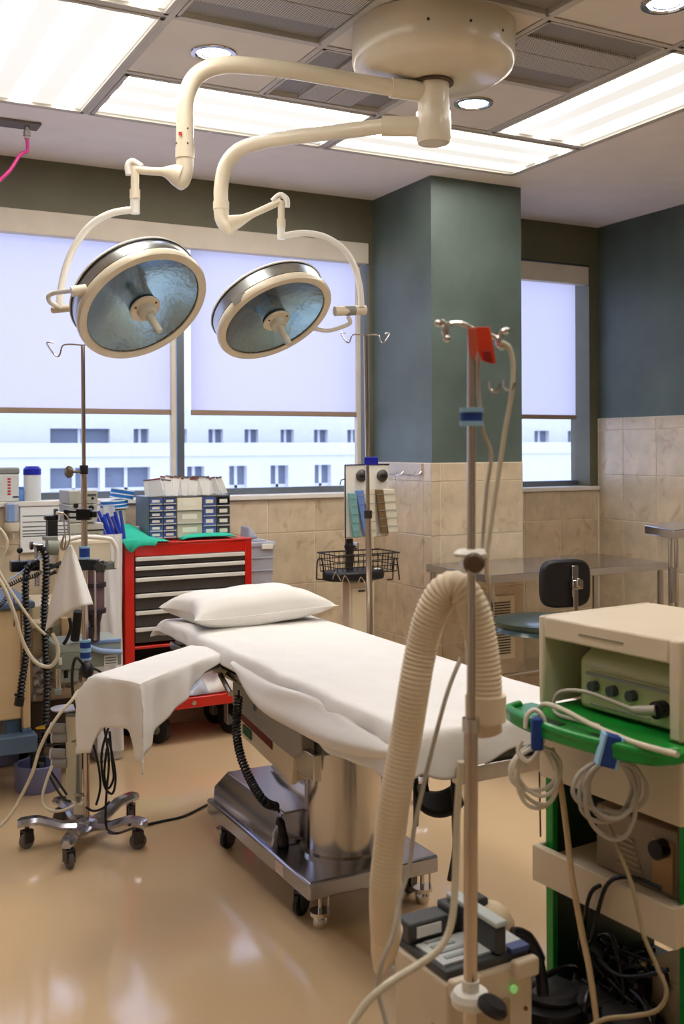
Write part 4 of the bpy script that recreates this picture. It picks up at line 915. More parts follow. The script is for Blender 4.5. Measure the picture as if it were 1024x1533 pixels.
cable('cream_cable', [(826,1120,2.33),(838,1170,2.32),(848,1240,2.30),(856,1310,2.28),(870,1390,2.26),(884,1460,2.23),(897,1560,2.2)], .0068, mat('cable_tan', (214,186,142), .4), 'long tan cable falling from the left end of the green shelf', 'cable')
cable('grey_cable', [(900,1205,2.17),(922,1262,2.14),(946,1325,2.10),(962,1395,2.07),(984,1448,2.04),(998,1485,2.02),(984,1512,2.02),(948,1521,2.04),(905,1526,2.06),(870,1545,2.08)], .0044, mat('cable_tan_dark', (160,142,108), .4), 'thin olive cable looping down in front of the middle tray', 'cable')
ccable('black_cable', [(-.02,.02,ZB),(-.03,.03,ZTt+.1),(-.028,.03,ZTt)], .0022, BLACKG, 'very thin dark cord hanging at the far left side of the cart', 'cord')

# ================================================================== red tool cart
RC = thing('tool_cart', 'red rolling tool cart with charcoal drawers against the tiled wall', 'tool cart', (1.843, 5.43, 0))
X0, X1, Y0, Y1, ZT_ = 1.494, 2.192, 5.22, 5.64, 1.07
bd = MB(); bd.box(X0, X0+.05, Y0, Y1, .245, ZT_-.012); bd.box(X1-.04, X1, Y0, Y1, .245, ZT_-.012); 
bd.box(X0+.05, X1-.04, Y0, Y0+.02, 1.0, ZT_-.012); bd.box(X0+.05, X1-.04, Y0, Y1-.015, .525, .54); bd.build('body', RED, RC, bevel=.004)
MB().box(X0+.05, X1-.04, Y1-.015, Y1, .247, ZT_-.012).build('back_panel', DRAWER, RC)
MB().box(X0-.004, X1+.004, Y0-.004, Y1+.004, ZT_-.012, ZT_).build('top', RED, RC, bevel=.004)
MB().box(X0, X1, Y0, Y1, .19, .247).build('bottom_tray', RED, RC, bevel=.006)
dz = [1.0, .952, .894, .811, .724, .638, .555]
for k in range(6):
    za, zb = dz[k]-.003, dz[k+1]+.002
    d = MB().box(X0+.054, X1-.044, Y0+.004, Y0+.3, zb, za-.002).build('drawer', DRAWER, RC, bevel=.002)
    MB().box(X0+.054, X1-.044, Y0-.012, Y0+.006, za-.020, za).build('handle_strip', TRIMW, d, bevel=.003)
MB().cyl((1.86, Y0-.001, .218), (1.86, Y0-.006, .218), .012, n=18).build('lock', CHROME, RC, smooth=True)
for c in ((1.70,5.335),(2.11,5.335),(1.60,5.56),(2.11,5.56)):
    k = MB().box(c[0]-.03, c[0]+.03, c[1]-.03, c[1]+.03, .175, .189).box(c[0]-.032, c[0]-.024, c[1]-.03, c[1]+.02, .06, .18).box(c[0]+.024, c[0]+.032, c[1]-.03, c[1]+.02, .06, .18).build('caster', GREYP, RC, bevel=.002)
    MB().lathe([(0,0),(.05,0),(.077,.004),(.078,.034),(.05,.038),(0,.038)], V((c[0], c[1], .078))-V((.87,.5,0)).normalized()*.019, (.87,.5,0), 30).build('wheel', BLACK, k, smooth=True)
    MB().lathe([(0,0),(.03,0),(.03,.042),(0,.042)], V((c[0], c[1], .078))-V((.87,.5,0)).normalized()*.021, (.87,.5,0), 20).build('wheel_hub', GREYP, k, smooth=True)
def clothpile(name, x0, x1, y0, y1, z, h, m, label, cat, seed, n=18):
    def fn(i, j):
        u, v = i/n, j/n; e = (1-(2*u-1)**6)*(1-(2*v-1)**6)
        return V((x0+(x1-x0)*u+.01*noise.noise(V((u*4, v*4, seed))), y0+(y1-y0)*v+.01*noise.noise(V((u*4, v*4, seed+5))), z+.004+e*(h*(.55+.6*noise.noise(V((u*3+seed, v*3, seed))))+.02*abs(noise.noise(V((u*9, v*7, seed)))))))
    o = MB().grid(fn, n, n).build(name, m, smooth=True, solid=-.003); return tag(o, label, cat)
clothpile('folded_cloth', 1.56, 1.80, 5.25, 5.55, .247, .10, TEAL, 'teal cloth in the open bottom of the red cart, left end', 'cloth', 2)
clothpile('folded_cloth', 1.74, 1.96, 5.24, 5.56, .247, .15, mat('pale_blue_paper', (196,204,222), .8), 'pale blue crumpled drape in the open bottom of the red cart, middle', 'cloth', 4)
clothpile('folded_cloth', 1.92, 2.14, 5.25, 5.56, .247, .12, SHEET, 'white crumpled drape in the open bottom of the red cart, right end', 'cloth', 8)
# things on the cart
og = thing('drawer_organizer', 'small grey cabinet of clear drawers standing on the red cart', 'organizer', (1.84, 5.42, ZT_))
ox0 = ony(222,743,5.33).x; ox1 = ony(344,743,5.33).x; oz0, oz1 = ZT_+.003, ony(222,744,5.33).z
MB().box(ox0, ox1, 5.345, 5.56, oz0, oz1).build('case', mat('organizer_blue_grey', (110,130,150), .45), og, bevel=.003)
fx0, fw = ox0, ox1-ox0
cols = [(0,.165,6),(.165,.33,6),(.33,.65,3),(.65,.82,4),(.82,1.0,4)]
inside = [(70,96,160),(70,96,160),(220,214,196),(80,100,170),(90,90,100)]
fr_ = MB()
for a, b, n in cols: fr_.box(fx0+fw*a, fx0+fw*a+.004, 5.33, 5.347, oz0, oz1)
fr_.box(fx0+fw-.004, fx0+fw, 5.33, 5.347, oz0, oz1).box(fx0, fx0+fw, 5.33, 5.347, oz0, oz0+.006).box(fx0, fx0+fw, 5.33, 5.347, oz1-.005, oz1); fr_.build('frame', mat('organizer_frame', (110,108,100), .5), og)
rr_ = random.Random(2)
for ci, (a, b, n) in enumerate(cols):
    for k in range(n):
        z0 = oz0+.008+(oz1-oz0-.014)*k/n; z1 = oz0+.008+(oz1-oz0-.014)*(k+1)/n-.003; xa, xb = fx0+fw*a+.006, fx0+fw*b-.002
        c = inside[ci]; kq = rr_.uniform(.75,1.15); c = tuple(int(max(20, min(250, q*kq))) for q in c)
        if ci == 4 and k == n-1: c = (24,26,40)
        d = MB().box(xa, xb, 5.326, 5.344, z0, z1).build('drawer', mat('drawer_%d_%d_%d' % c, c, .25, coat=.3), og, bevel=.001)
        MB().box(xa, xb, 5.319, 5.327, z0, z0+.005).build('drawer_lip', mat('drawer_lip', (196,196,190), .3), d)
        w = (xb-xa)
        MB().box(xa+w*.2, xb-w*.2, 5.3245, 5.3262, z0+(z1-z0)*.35, z0+(z1-z0)*.75).build('drawer_label', mat('label_%d' % (k % 3), [(226,222,210),(70,100,180),(232,190,80)][0 if ci != 2 else (k+2) % 3], .6), d)
n_env = 22
for k in range(n_env):
    x = fx0+.05+(fw*.86)*k/n_env; h = .085+.02*rr_.random(); tilt = rr_.uniform(-.28,.22)
    M = Matrix.Translation((x, 5.36+rr_.uniform(-.01,.02), oz1+.001))@Matrix.Rotation(tilt, 4, 'Y')@Matrix.Rotation(rr_.uniform(.6,1.2), 4, 'Z')
    o = MB(M).prism([(0,-.03,.002),(.0,.055,.002),(.002,.058,h),(.002,-.02,h*.97)], (.0035,0,0)).build('paper_packet', PAPER, None, bevel=.001)
    tag(o, 'white paper packet standing in the row on top of the drawer organizer', 'packet', 'paper packets on the organizer')
    MB(M).box(-.001,.006,-.02,.056,h*.93,h*1.0).build('packet_edge', mat('packet_edge_%d' % (k % 3), [(90,90,96),(150,60,50),(120,120,120)][k % 3], .6), o)
# teal cloths on the cart
def teal(i, j):
    u, v = i/24, j/16
    x = ony(182,800,Y0-.01).x+(.25-.02*v)*u; y = Y0-.016+.26*v
    z = ZT_+.006+.085*math.exp(-((u-.42)/.33)**2)*(v**.8)*(1 if v < .9 else .9)+.01*abs(noise.noise(V((u*5, v*5, 1))))
    if v < .05 and .05 < u < .75: z -= .02+.03*math.exp(-((u-.2)/.1)**2)
    return V((x, y, z))
o = MB().grid(teal, 24, 16).build('teal_drape', TEAL, smooth=True, solid=.003); tag(o, 'rumpled teal cloth at the left end of the red cart top', 'cloth')
def teal2(i, j):
    u, v = i/20, j/8; a = 2*PI*0
    e = (1-(2*u-1)**4)**.5 if abs(2*u-1) < 1 else 0
    return V((ony(273,803,5.24).x+.30*u, 5.225+.09*v, ZT_+.004+.026*e*math.sin(PI*min(1,.15+v*.8))))
o = MB().grid(teal2, 20, 8).build('teal_towel', TEAL, smooth=True, solid=-.003); tag(o, 'flat rolled teal towel along the front edge of the red cart top', 'towel')
# cylinder with blue and white tape rolls
cb = ony(176, 800, 5.5)
cy = thing('white_canister', 'cream cylindrical canister behind the teal cloth, left of the small drawer cabinet', 'canister', (cb.x, 5.5, ZT_))
MB().lathe([(0,0),(.042,0),(.044,.01),(.044,.15),(.04,.16),(0,.16)], (cb.x, 5.5, ZT_+.001), (0,0,1), 32).build('body', mat('cream_plastic', (222,212,180), .4), cy, smooth=True)
def roll(p, ax, r, h, label):
    t = thing('tape_roll', label, 'roll', p, 'blue and white rolls on the canister')
    MB().lathe([(.02,0),(r,0),(r,h),(.02,h)], p, ax, 36).build('roll', mat('roll_blue', (28,108,190), .6), t)
    for k in (0.0, .44, .9): MB().lathe([(.02,h*k),(r*1.015,h*k),(r*1.015,h*(k+.12)),(.02,h*(k+.12))], p, ax, 36).build('stripe', mat('roll_white', (226,236,240), .6), t)
roll(V((cb.x-.015, 5.5, ZT_+.168)), (-.06,.0,1), .072, .042, 'lower blue and white roll lying on the cream canister')
roll(V((cb.x+.022, 5.5, ZT_+.215)), (.16,.0,1), .062, .052, 'upper blue and white roll, tilted on top of the other one')
o = MB().lathe([(0,0),(.025,0),(.027,.06),(.028,.065),(0,.065)], (ony(201,790,5.46).x, 5.46, ZT_+.003), (0,0,1), 24).build('paper_cup', PAPER, smooth=True); tag(o, 'small white cup with an orange label behind the teal cloth', 'cup')
q = ony(199,777,5.43); MB().box(q.x-.012, q.x+.014, 5.428, 5.433, ZT_+.02, ZT_+.05).build('label', mat('orange_label', (226,120,60), .5), o)
# white plastic-covered bin left of the cart
bx0, bx1 = ony(143,960,5.12).x, ony(187,960,5.12).x
bn = thing('covered_bin', 'tall bin covered in white plastic film between the equipment and the red cart', 'bin', ((bx0+bx1)/2, 5.25, 0))
ztb = ony(165,800,5.12).z
def film(i, j):
    a = 2*PI*i/48; v = j/24; r = 1+.06*math.sin(a*5+v*4)*(1-v)+.03*math.sin(a*11+v*9)
    sx = (bx1-bx0)/2*1.05; sy = .15; c, s = math.cos(a), math.sin(a); p = (abs(c)**4+abs(s)**4)**-.25
    return V(((bx0+bx1)/2+c*p*sx*r*(1+.1*(1-v)), 5.27+s*p*sy*r, .05+(ztb-.05)*v))
MB().grid(film, 48, 24).build('film', mat('film_white'), bn, smooth=True)
MB().box(bx0+.01, bx1-.01, 5.14, 5.40, .0, ztb-.03).build('bin', mat('bin_white', (220,220,222), .5), bn, bevel=.01)
for k in range(9):
    q = ony(162+3.4*k, 805, 5.15); t = rr_.uniform(-.28,.2)
    a = V((q.x, 5.17+.008*(k % 3), ztb-.03)); b = a+V((math.sin(t)*.13-.03, .0, .115+.03*rr_.random()))
    o = MB().tube([a, b], .0085, 10).build('blue_tube', mat('violet_blue_plastic_%d' % (k % 2), [(60,70,170),(30,70,190)][k % 2], .35), smooth=True)
    tag(o, 'slim blue plastic tube in the bundle standing at the left of the red cart', 'tube', 'blue tubes beside the red cart')
def bagf(i, j):
    a = 2*PI*i/30; v = j/10; r = .045*(1+.25*math.sin(a*4+v*6))*(1-.35*v); c = ony(163, 790, 5.3)
    return V((c.x+r*math.cos(a), 5.3+r*math.sin(a)*.7, ztb-.03+.16*v))
o = MB().grid(bagf, 30, 10).build('clear_bag', mat('clear_bag', (226,228,234), .2, trans=.5, ior=1.1), smooth=True); tag(o, 'crinkled clear plastic bag behind the blue tubes', 'bag')
# frosted tub right of the cart
tb_ = thing('storage_tub', 'frosted plastic storage tub on a low stand right of the red cart', 'storage tub', (2.31, 5.42, 0))
q0, q1 = X1+.013, ony(411,812,5.32).x; zt = ony(411,808,5.32).z
MB().box(q0+.03, q1-.01, 5.34, 5.60, 0, .62).build('stand', GREYP, tb_, bevel=.01)
MB().add([(q0+.02,5.33,.62),(q1-.015,5.33,.62),(q1-.015,5.6,.62),(q0+.02,5.6,.62),(q0,5.32,zt-.03),(q1-.002,5.32,zt-.03),(q1-.002,5.63,zt-.03),(q0,5.63,zt-.03)], [(0,3,2,1),(4,5,6,7),(0,1,5,4),(1,2,6,5),(2,3,7,6),(3,0,4,7)]).build('tub', TUBW, tb_, bevel=.008)
MB().box(q0-.008, q1+.006, 5.312, 5.636, zt-.035, zt-.01).build('rim', TUBW, tb_, bevel=.005)
for z in (zt-.10, zt-.17): MB().box(q0+.004, q1-.004, 5.316, 5.325, z, z+.006).build('rib', TUBW, tb_, bevel=.002)
MB().box((q0+q1)/2, (q0+q1)/2+.07, 5.305, 5.318, zt-.05, zt-.02).build('latch', WHITEP, tb_, bevel=.004)
MB().box(q0, q1-.03, 5.36, 5.6, zt-.01, zt+.0).build('lid', TUBW, tb_, bevel=.004)
o = MB().add([(q0+.05,5.42,zt+.002),(q1-.05,5.42,zt+.002),(q1-.05,5.55,zt+.002),(q0+.05,5.55,zt+.002),(q0+.055,5.42,zt+.075),(q1-.09,5.42,zt+.055),(q1-.09,5.55,zt+.055),(q0+.055,5.55,zt+.075)], [(0,3,2,1),(4,5,6,7),(0,1,5,4),(1,2,6,5),(2,3,7,6),(3,0,4,7)]).build('small_box', TUBW, bevel=.012)
tag(o, 'small rounded frosted box lying on the lid of the storage tub', 'box')

# ================================================================== basket stand (blood pressure / supply stand)
BS = thing('basket_stand', 'beige rolling stand with a wire basket and a white panel of supply pouches', 'stand', (2.66, 4.92, 0))
YS = 4.95
def sy_(px_, py_, y=YS): return ony(px_, py_, y)
a, b = sy_(519,872,4.93), sy_(552,872,4.93)
MB().box(a.x, b.x, 4.90, 4.98, .06, a.z).build('column', BEIGE, BS, bevel=.006)
MB().box(a.x+.012, b.x-.012, 4.893, 4.902, .10, a.z-.03).build('column_door', mat('beige_light', (228,214,184), .4), BS, bevel=.002)
MB().box(a.x-.006, b.x+.006, 4.885, 4.985, a.z, a.z+.028).build('column_cap', GREYP, BS, bevel=.003)
MB().box((a.x+b.x)/2-.008, (a.x+b.x)/2+.008, 4.88, 4.886, a.z+.004, a.z+.022).build('switch', BLACKG, BS)
MB().box((a.x+b.x)/2-.018, (a.x+b.x)/2+.022, 4.889, 4.894, a.z-.05, a.z-.04).build('badge', DGREY, BS)
cx_ = (a.x+b.x)/2
for k in range(5):
    an = .2+k*2*PI/5; MB().tube([V((cx_, 4.94, .08)), V((cx_+.26*math.cos(an), 4.94+.26*math.sin(an), .075))], .02, 8).build('leg', BEIGE, BS, smooth=True); caster(BS, (cx_+.26*math.cos(an), 4.94+.26*math.sin(an)), .03, .08)
# black oval tray
ty = 4.90; L_, R_ = sy_(491,862,ty).x, sy_(577,862,ty).x; zt2 = sy_(520,868,ty).z
pts = [((L_+R_)/2+(R_-L_)/2*math.copysign(abs(math.cos(t))**.75, math.cos(t)), ty+.04+.10*math.copysign(abs(math.sin(t))**.8, math.sin(t)), zt2-.005) for t in [2*PI*i/36 for i in range(36)]]
tr_ = MB().prism(pts, (0,0,.05)).build('tray', BLACK, BS, bevel=.012)
for i, (u, v) in enumerate(((502,865),(516,870),(540,872))): MB().tube(spline([sy_(u-4,v+2,ty-.07), sy_(u,v-8,ty-.08), sy_(u+5,v-2,ty-.08), sy_(u+8,v+4,ty-.07)], 4), .003, 8).build('tray_fitting', CHROME, tr_, smooth=True)
o = MB().lathe([(0,0),(.018,0),(.018,.05),(.012,.055),(0,.055)], sy_(565,868,ty+.02)+V((0,0,.01)), (0,0,1), 16).build('small_bottle', WHITEP, smooth=True); tag(o, 'little white bottle in the right side of the wire basket', 'bottle')
# wire basket
bk0, bk1 = sy_(496,850).x, sy_(584,850).x; bz0, bz1 = sy_(520,857).z, sy_(520,829).z; by0, by1 = YS-.07, YS+.13
BKT = mat('black_wire', (34,30,28), .45, .3)
bkm = MB()
for k in range(4):
    z = bz0+(bz1-bz0)*k/3; o_ = .012*(k/3); r = .0028 if k < 3 else .004
    bkm.tube([V((bk0-o_, by0-o_, z)), V((bk1+o_, by0-o_, z)), V((bk1+o_, by1+o_, z)), V((bk0-o_, by1+o_, z))], r, 6, closed=True)
for k in range(13):
    x = bk0+(bk1-bk0)*k/12
    for y, s in ((by0, -1), (by1, 1)): bkm.tube([V((x, y, bz0)), V((x, y+s*.012, bz1))], .002, 5)
for k in range(1, 6):
    y = by0+(by1-by0)*k/6
    for x, s in ((bk0, -1), (bk1, 1)): bkm.tube([V((x, y, bz0)), V((x+s*.012, y, bz1))], .002, 5)
for k in range(9): x = bk0+(bk1-bk0)*k/8; bkm.tube([V((x, by0, bz0)), V((x, by1, bz0))], .002, 5)
o = bkm.build('basket', BKT, BS, smooth=True); o['kind'] = 'stuff'
for s, u0, u1 in ((-1, 474, 484), (1, 588, 596)):
    MB().tube(spline([sy_(u0,867), sy_(u0+1,842), sy_((u0+u1)/2,836), sy_(u1-1,842), sy_(u1+2,868)], 6), .004, 8).tube([sy_(u0,867), sy_(u0+16 if s < 0 else u0-8,868)], .004, 8).build('side_handle', BKT, BS, smooth=True)
MB().box(cx_+.0-.045, cx_-.005, YS+.02, YS+.04, zt2, sy_(530,815).z+.03).build('upright', mat('upright_dark', (56,46,40), .5), BS, bevel=.003)
MB().tube([sy_(526,818,YS+.03), sy_(536,818,YS)], .02, 14).build('joint', CHROME, BS, smooth=True)
MB().tube([sy_(519,819,YS-.02), sy_(526,818,YS)], .016, 14).build('joint_knob', BLACK, BS, smooth=True)
# panel
p0_, p1_ = sy_(517,806), sy_(583,806); pzt = sy_(517,696).z; pzb = p0_.z
MB().box(p0_.x, p1_.x, YS, YS+.018, pzb, pzt).build('panel', WHITEP, BS, bevel=.008)
pe = MB().tube([V((p0_.x, YS+.0, pzb)), V((p0_.x, YS, pzt)), V((p1_.x, YS, pzt))], .004, 8).build('panel_edge', BLACK, BS)
for u in (540, 571):
    k = MB().lathe([(0,0),(.03,0),(.034,.012),(.026,.022),(.012,.026),(0,.028)], sy_(u,712,YS), (0,-1,0), 24).build('dial', mat('dial_dark', (80,76,70), .4, .4), BS, smooth=True)
    MB().tube([sy_(u,712,YS-.02), sy_(u+8,712,YS-.05)], .012, 12).build('dial_knob', BLACK, k, smooth=True)
MB().tube(spline([sy_(517,717), sy_(511,719), sy_(509,726)], 4), .003, 8).build('hook', BLACK, BS)
def pouch(u0, u1, v0, v1, sk_, m, label, edge=None):
    M = None; y = YS-.012
    a, b, c, d = sy_(u0,v0,y), sy_(u1,v0,y), sy_(u1+sk_,v1,y), sy_(u0+sk_,v1,y)
    t = MB().prism([a, b, c, d], (0,-.018,0)).build('supply_pouch', m, None, bevel=.003); tag(t, label, 'pouch', 'pouches on the stand panel')
    for k in range(5):
        w = (k+.6)/5.4; e = a.lerp(d, w); f = b.lerp(c, w); MB().tube([e+V((0,-.02,0)), f+V((0,-.02,0))], .0014, 6).build('seam', edge or GREYP, t)
    return t
pouch(520,531,738,804,7, mat('pouch_slate', (120,170,172), .35), 'grey and green supply pouch, leftmost on the white panel')
pouch(531,542,734,802,13, mat('pouch_blue', (110,140,204), .35), 'blue-violet supply pouch, second from the left on the white panel')
pouch(542,558,732,804,3, mat('pouch_cream', (216,206,186), .4), 'cream supply pouch half hidden behind the steel pole')
pouch(561,572,733,798,8, mat('pouch_brown', (120,96,66), .4), 'brown supply pouch right of the steel pole')
pouch(571,588,732,796,6, mat('pouch_white', (222,214,196), .3), 'clear white supply pouch, rightmost on the stand panel')

# ================================================================== hook rail on the column side, vent grille
hr = thing('hook_rail', 'pale wall rail with two metal hooks on the tiled side of the column', 'hook rail', (XC0-.02, 5.3, 1.43))
MB().box(XC0-.024, XC0-.015, 5.10, 5.66, 1.395, 1.462).build('rail', mat('rail_grey', (196,186,176), .5), hr, bevel=.002)
for u in (600, 627):
    q = onx(u, 708, XC0-.03); MB().tube(spline([q+V((0,.03,.01)), q+V((-.02,.025,-.01)), q+V((-.02,-.025,-.01)), q+V((0,-.03,.01))], 5), .003, 8).build('hook', CHROME, hr, smooth=True)
vg = thing('vent_grille', 'white louvred air grille low on the tiled front of the column', 'grille', (3.7, YC, .5))
v0, v1 = onx and ony(738,893,YC-.02), ony(771,985,YC-.02); vx0, vx1 = 3.42, v1.x
MB().box(vx0, vx1, YC-.022, YC-.0145, v1.z, v0.z).build('frame', CREAM, vg, bevel=.002)
nl = 20
for k in range(nl):
    z = v1.z+.03+(v0.z-v1.z-.06)*(k+.5)/nl; MB().box(vx0+.03, vx1-.035, YC-.026, YC-.021, z-.0052, z+.001).build('louvre', DARKST if False else mat('louvre_dark', (70,60,50), .6), vg)

# ================================================================== stainless tables, stool
ZTB = .895
tt = thing('steel_table', 'long stainless steel table in front of the column, far right', 'table', (3.75, 4.65, 0))
tp0 = onz(636,842,ZTB); tp1 = onz(733,862,ZTB); tp2_ = onz(991,841,ZTB)
ang_t = math.degrees(math.atan2((tp2_-tp1).y, (tp2_-tp1).x)); Lt = (tp2_-tp1).length
x0t, y0t = tp1.x, tp1.y; dt = YC-.03-y0t
Mt = frame((x0t, y0t, 0), 0)
MB(Mt).box(0, Lt, 0, dt, ZTB-.004, ZTB).box(0, Lt, 0, .006, ZTB-.04, ZTB).box(0, Lt, dt-.006, dt, ZTB-.04, ZTB).box(0, .006, .006, dt-.006, ZTB-.04, ZTB).box(Lt-.006, Lt, .006, dt-.006, ZTB-.04, ZTB).build('top', STEELT, tt, bevel=.002)
for a in (.03, Lt-.03):
    for b in (.03, dt-.03): MB(Mt).cyl((a, b, 0), (a, b, ZTB-.02), .017, n=16).build('leg', STEEL, tt, smooth=True)
for a in (.03, Lt-.03): MB(Mt).cyl((a, .03, .22), (a, dt-.03, .22), .012, n=12).build('stretcher', STEEL, tt, smooth=True)
MB(Mt).cyl((.03, dt-.03, .22), (Lt-.03, dt-.03, .22), .012, n=12).build('stretcher', STEEL, tt, smooth=True)
ms = thing('mayo_stand', 'small stainless tray table on a chrome column at the right edge', 'instrument table', at(1015, 905, 5.6))
dM = 5.5; g0, g1, g2 = at(965,786,dM), at(1009,793,dM-.35), at(1060,790,dM-.1)
g0.z = g1.z = g2.z = at(965,786,dM).z
MB().prism([g0, g1, g2, g0+(g2-g1)], (0,0,-.045)).build('tray', STEELT, ms, bevel=.004)
cg = (g0+g1+g2)/3+V((.02,-.02,0))
lg = at(1008, 850, dM-.12)
for du in (-.016, .016): q = lg+R0*du; MB().tube([V((q.x, q.y, .06)), V((q.x, q.y, g0.z-.04))], .011, 12).build('column', CHROME, ms, smooth=True)
MB().tube([V((lg.x, lg.y, .75)), V((lg.x, lg.y, .93))], .026, 14).build('sleeve', STEEL, ms, smooth=True)
for k in range(2): MB().box(lg.x-.25, lg.x+.25, lg.y-.14+.26*k, lg.y-.10+.26*k, .03, .07).build('foot', STEEL, ms, bevel=.004)
MB().box(lg.x-.02, lg.x+.02, lg.y-.14, lg.y+.16, .035, .065).build('foot_bar', STEEL, ms)
for k in (-1, 1):
    for j in (-.12, .14): caster(ms, (lg.x+.22*k, lg.y+j), .018, .04)
so = thing('work_stool', 'stool with a dark green seat and black backrest at the steel table', 'stool', (3.22, 4.02, 0))
sc_ = at(815, 930, 5.0); sx_, syy, szz = sc_.x, sc_.y, sc_.z
def seatf(i, j):
    a = 2*PI*i/40; v = j/10; r = .225*(1 if v < .8 else 1-(v-.8)*2); 
    if v < .25: r *= v/.25; z = szz+.012-.012*(v/.25)**2*-1-.012
    elif v < .6: z = szz+.012-.055*((v-.25)/.35); 
    else: z = szz-.043-.02*((v-.6)/.4); r *= 1-.8*((v-.6)/.4)
    if .25 <= v < .6: r = .225*(1-.10*((v-.25)/.35))
    return V((sx_+1.08*r*math.cos(a), syy+1.08*r*math.sin(a), z+.012-.01*(r/.225)**3))
MB().grid(seatf, 40, 10).build('seat', SEAT, so, smooth=True)
MB().tube([V((sx_, syy, .25)), V((sx_, syy, szz-.05))], .025, 16).build('gas_column', CHROME, so, smooth=True)
MB().tube([V((sx_+.2*math.cos(2*PI*i/28), syy+.2*math.sin(2*PI*i/28), .30)) for i in range(28)], .009, 10, closed=True).build('foot_ring', CHROME, so, smooth=True)
for k in range(5):
    an = .4+k*2*PI/5; MB().tube(spline([V((sx_, syy, .26)), V((sx_+.12*math.cos(an), syy+.12*math.sin(an), .16)), V((sx_+.27*math.cos(an), syy+.27*math.sin(an), .09))], 5), .014, 10).build('leg', BLACK, so, smooth=True)
    caster(so, (sx_+.27*math.cos(an), syy+.27*math.sin(an)), .03, .085)
bc = at(849, 874, 4.85); bn_ = (-Dv*.96+R0*.28).normalized(); bu = V((0,0,1)).cross(bn_).normalized()
pts = [bc+bu*(.127*math.copysign(abs(math.cos(t))**.5, math.cos(t)))+V((0,0,1))*(.112*math.copysign(abs(math.sin(t))**.5, math.sin(t))) for t in [2*PI*i/40 for i in range(40)]]
MB().prism(pts, bn_*-.045).build('backrest', BLACK, so, bevel=.012)
q = bc+bu*0+bn_*.004; M = Matrix(((bu.x, bn_.x, 0, q.x), (bu.y, bn_.y, 0, q.y), (0,0,1,q.z), (0,0,0,1)))
s_ = 1 if bu.dot(R0) > 0 else -1
MB(M).box(s_*.028-.010, s_*.028+.022, 0, .012, -.06, .085).build('back_slide', CHROME, so, bevel=.003)
MB(M).box(s_*.028-.006, s_*.028+.018, .012, .018, -.16, -.0).build('back_post', CHROME, so, bevel=.003)
MB(M).box(s_*.028-.022, s_*.028+.032, .008, .04, -.022, .022).box(s_*.028-.004, s_*.028+.016, .03, .05, -.012, .03).build('back_clamp', CHROME, so, bevel=.004)
MB(M).tube(spline([(s_*.035,.012,-.15),(s_*.035,.0,-.20),(s_*.03,-.10,-.232),(s_*.0,-.16,-.235)], 5), .011, 10).build('back_bar', CHROME, so, smooth=True)

# ================================================================== wall and sill items at the left
wcx0, wcx1 = ony(30,770,YB-.02).x, ony(150,770,YB-.02).x; wz1, wz0 = ony(90,757,YB-.02).z, ony(30,828,YB-.02).z
wch = thing('wall_chart', 'white ruled chart board on the tiles under the sill at the left', 'chart', ((wcx0+wcx1)/2, YB-.02, wz0))
MB().box(wcx0, wcx1, YB-.024, YB-.0145, wz0, wz1).build('board', PAPER, wch, bevel=.002)
for py in (772, 781, 788, 794, 798.5, 802): z = ony(60,py,YB-.025).z; MB().box(wcx0+.012, wcx1-.03, YB-.0255, YB-.0242, z-.0025, z+.0025).build('ruled_line', mat('ink_grey', (90,92,96), .6), wch)
def sill(u, y=YB+.02): return ony(u, 752, y).x
ZSL = SZ+.013
bt_ = thing('supply_box', 'pale box with dark lid and red marking on the sill at the far left edge', 'box', (sill(8), YB+.03, ZSL))
x_0, x_1 = sill(-16), sill(27); zt_ = ony(10,700,YB).z
MB().box(x_0, x_1, YB-.015, YB+.08, ZSL, zt_-.035).build('box', mat('pale_box', (214,216,214), .5), bt_, bevel=.006)
MB().box(x_0-.003, x_1+.003, YB-.018, YB+.083, zt_-.035, zt_).build('lid', GREYP, bt_, bevel=.008)
for k in range(6): MB().box(sill(12)-.008, sill(12)+.008, YB-.0165, YB-.0152, ZSL+.035+.016*k, ZSL+.044+.016*k).build('red_print', mat('print_red', (200,50,50), .5), bt_)
MB().box(sill(17), sill(26), YB-.0165, YB-.0152, ZSL+.02, ZSL+.028).build('dark_print', mat('print_dark', (40,50,70), .5), bt_)
wp = thing('wipes_canister', 'white wipes canister with a dark blue lid on the window sill', 'canister', (sill(49), YB+.03, ZSL))
x_ = sill(49); r_ = (sill(62)-sill(36))/2; zt_ = ony(49,698,YB+.03).z
MB().lathe([(0,0),(r_*.96,0),(r_,.01),(r_,zt_-ZSL-.05),(r_*.97,zt_-ZSL-.045),(0,zt_-ZSL-.045)], (x_, YB+.03, ZSL), (0,0,1), 36).build('body', mat('canister_white', (224,228,230), .35), wp, smooth=True)
MB().lathe([(0,zt_-ZSL-.045),(r_*1.03,zt_-ZSL-.045),(r_*1.03,zt_-ZSL-.015),(r_*.75,zt_-ZSL),(0,zt_-ZSL)], (x_, YB+.03, ZSL), (0,0,1), 36).build('lid', BLUEC, wp, smooth=True)
o = MB().lathe([(0,0),(.026,0),(.028,.01),(.026,.05),(.012,.065),(.012,.075),(0,.075)], (sill(33), YB+.045, ZSL), (0,0,1), 20).build('blue_bottle', mat('blue_bottle', (110,160,235), .25, trans=.3), smooth=True); tag(o, 'short translucent blue bottle between the box and the wipes canister', 'bottle')
dsx = ony(17,780,YB-.05); ds = thing('hand_dispenser', 'wall mounted hand rub dispenser with a blue front below the sill', 'dispenser', (dsx.x, YB-.05, dsx.z))
zz = [ony(17,v,YB-.05).z for v in (752,782,798,806)]
MB().box(dsx.x-.03, dsx.x+.035, YB-.075, YB-.0145, zz[1], zz[0]).build('bottle_holder', TUBW, ds, bevel=.012)
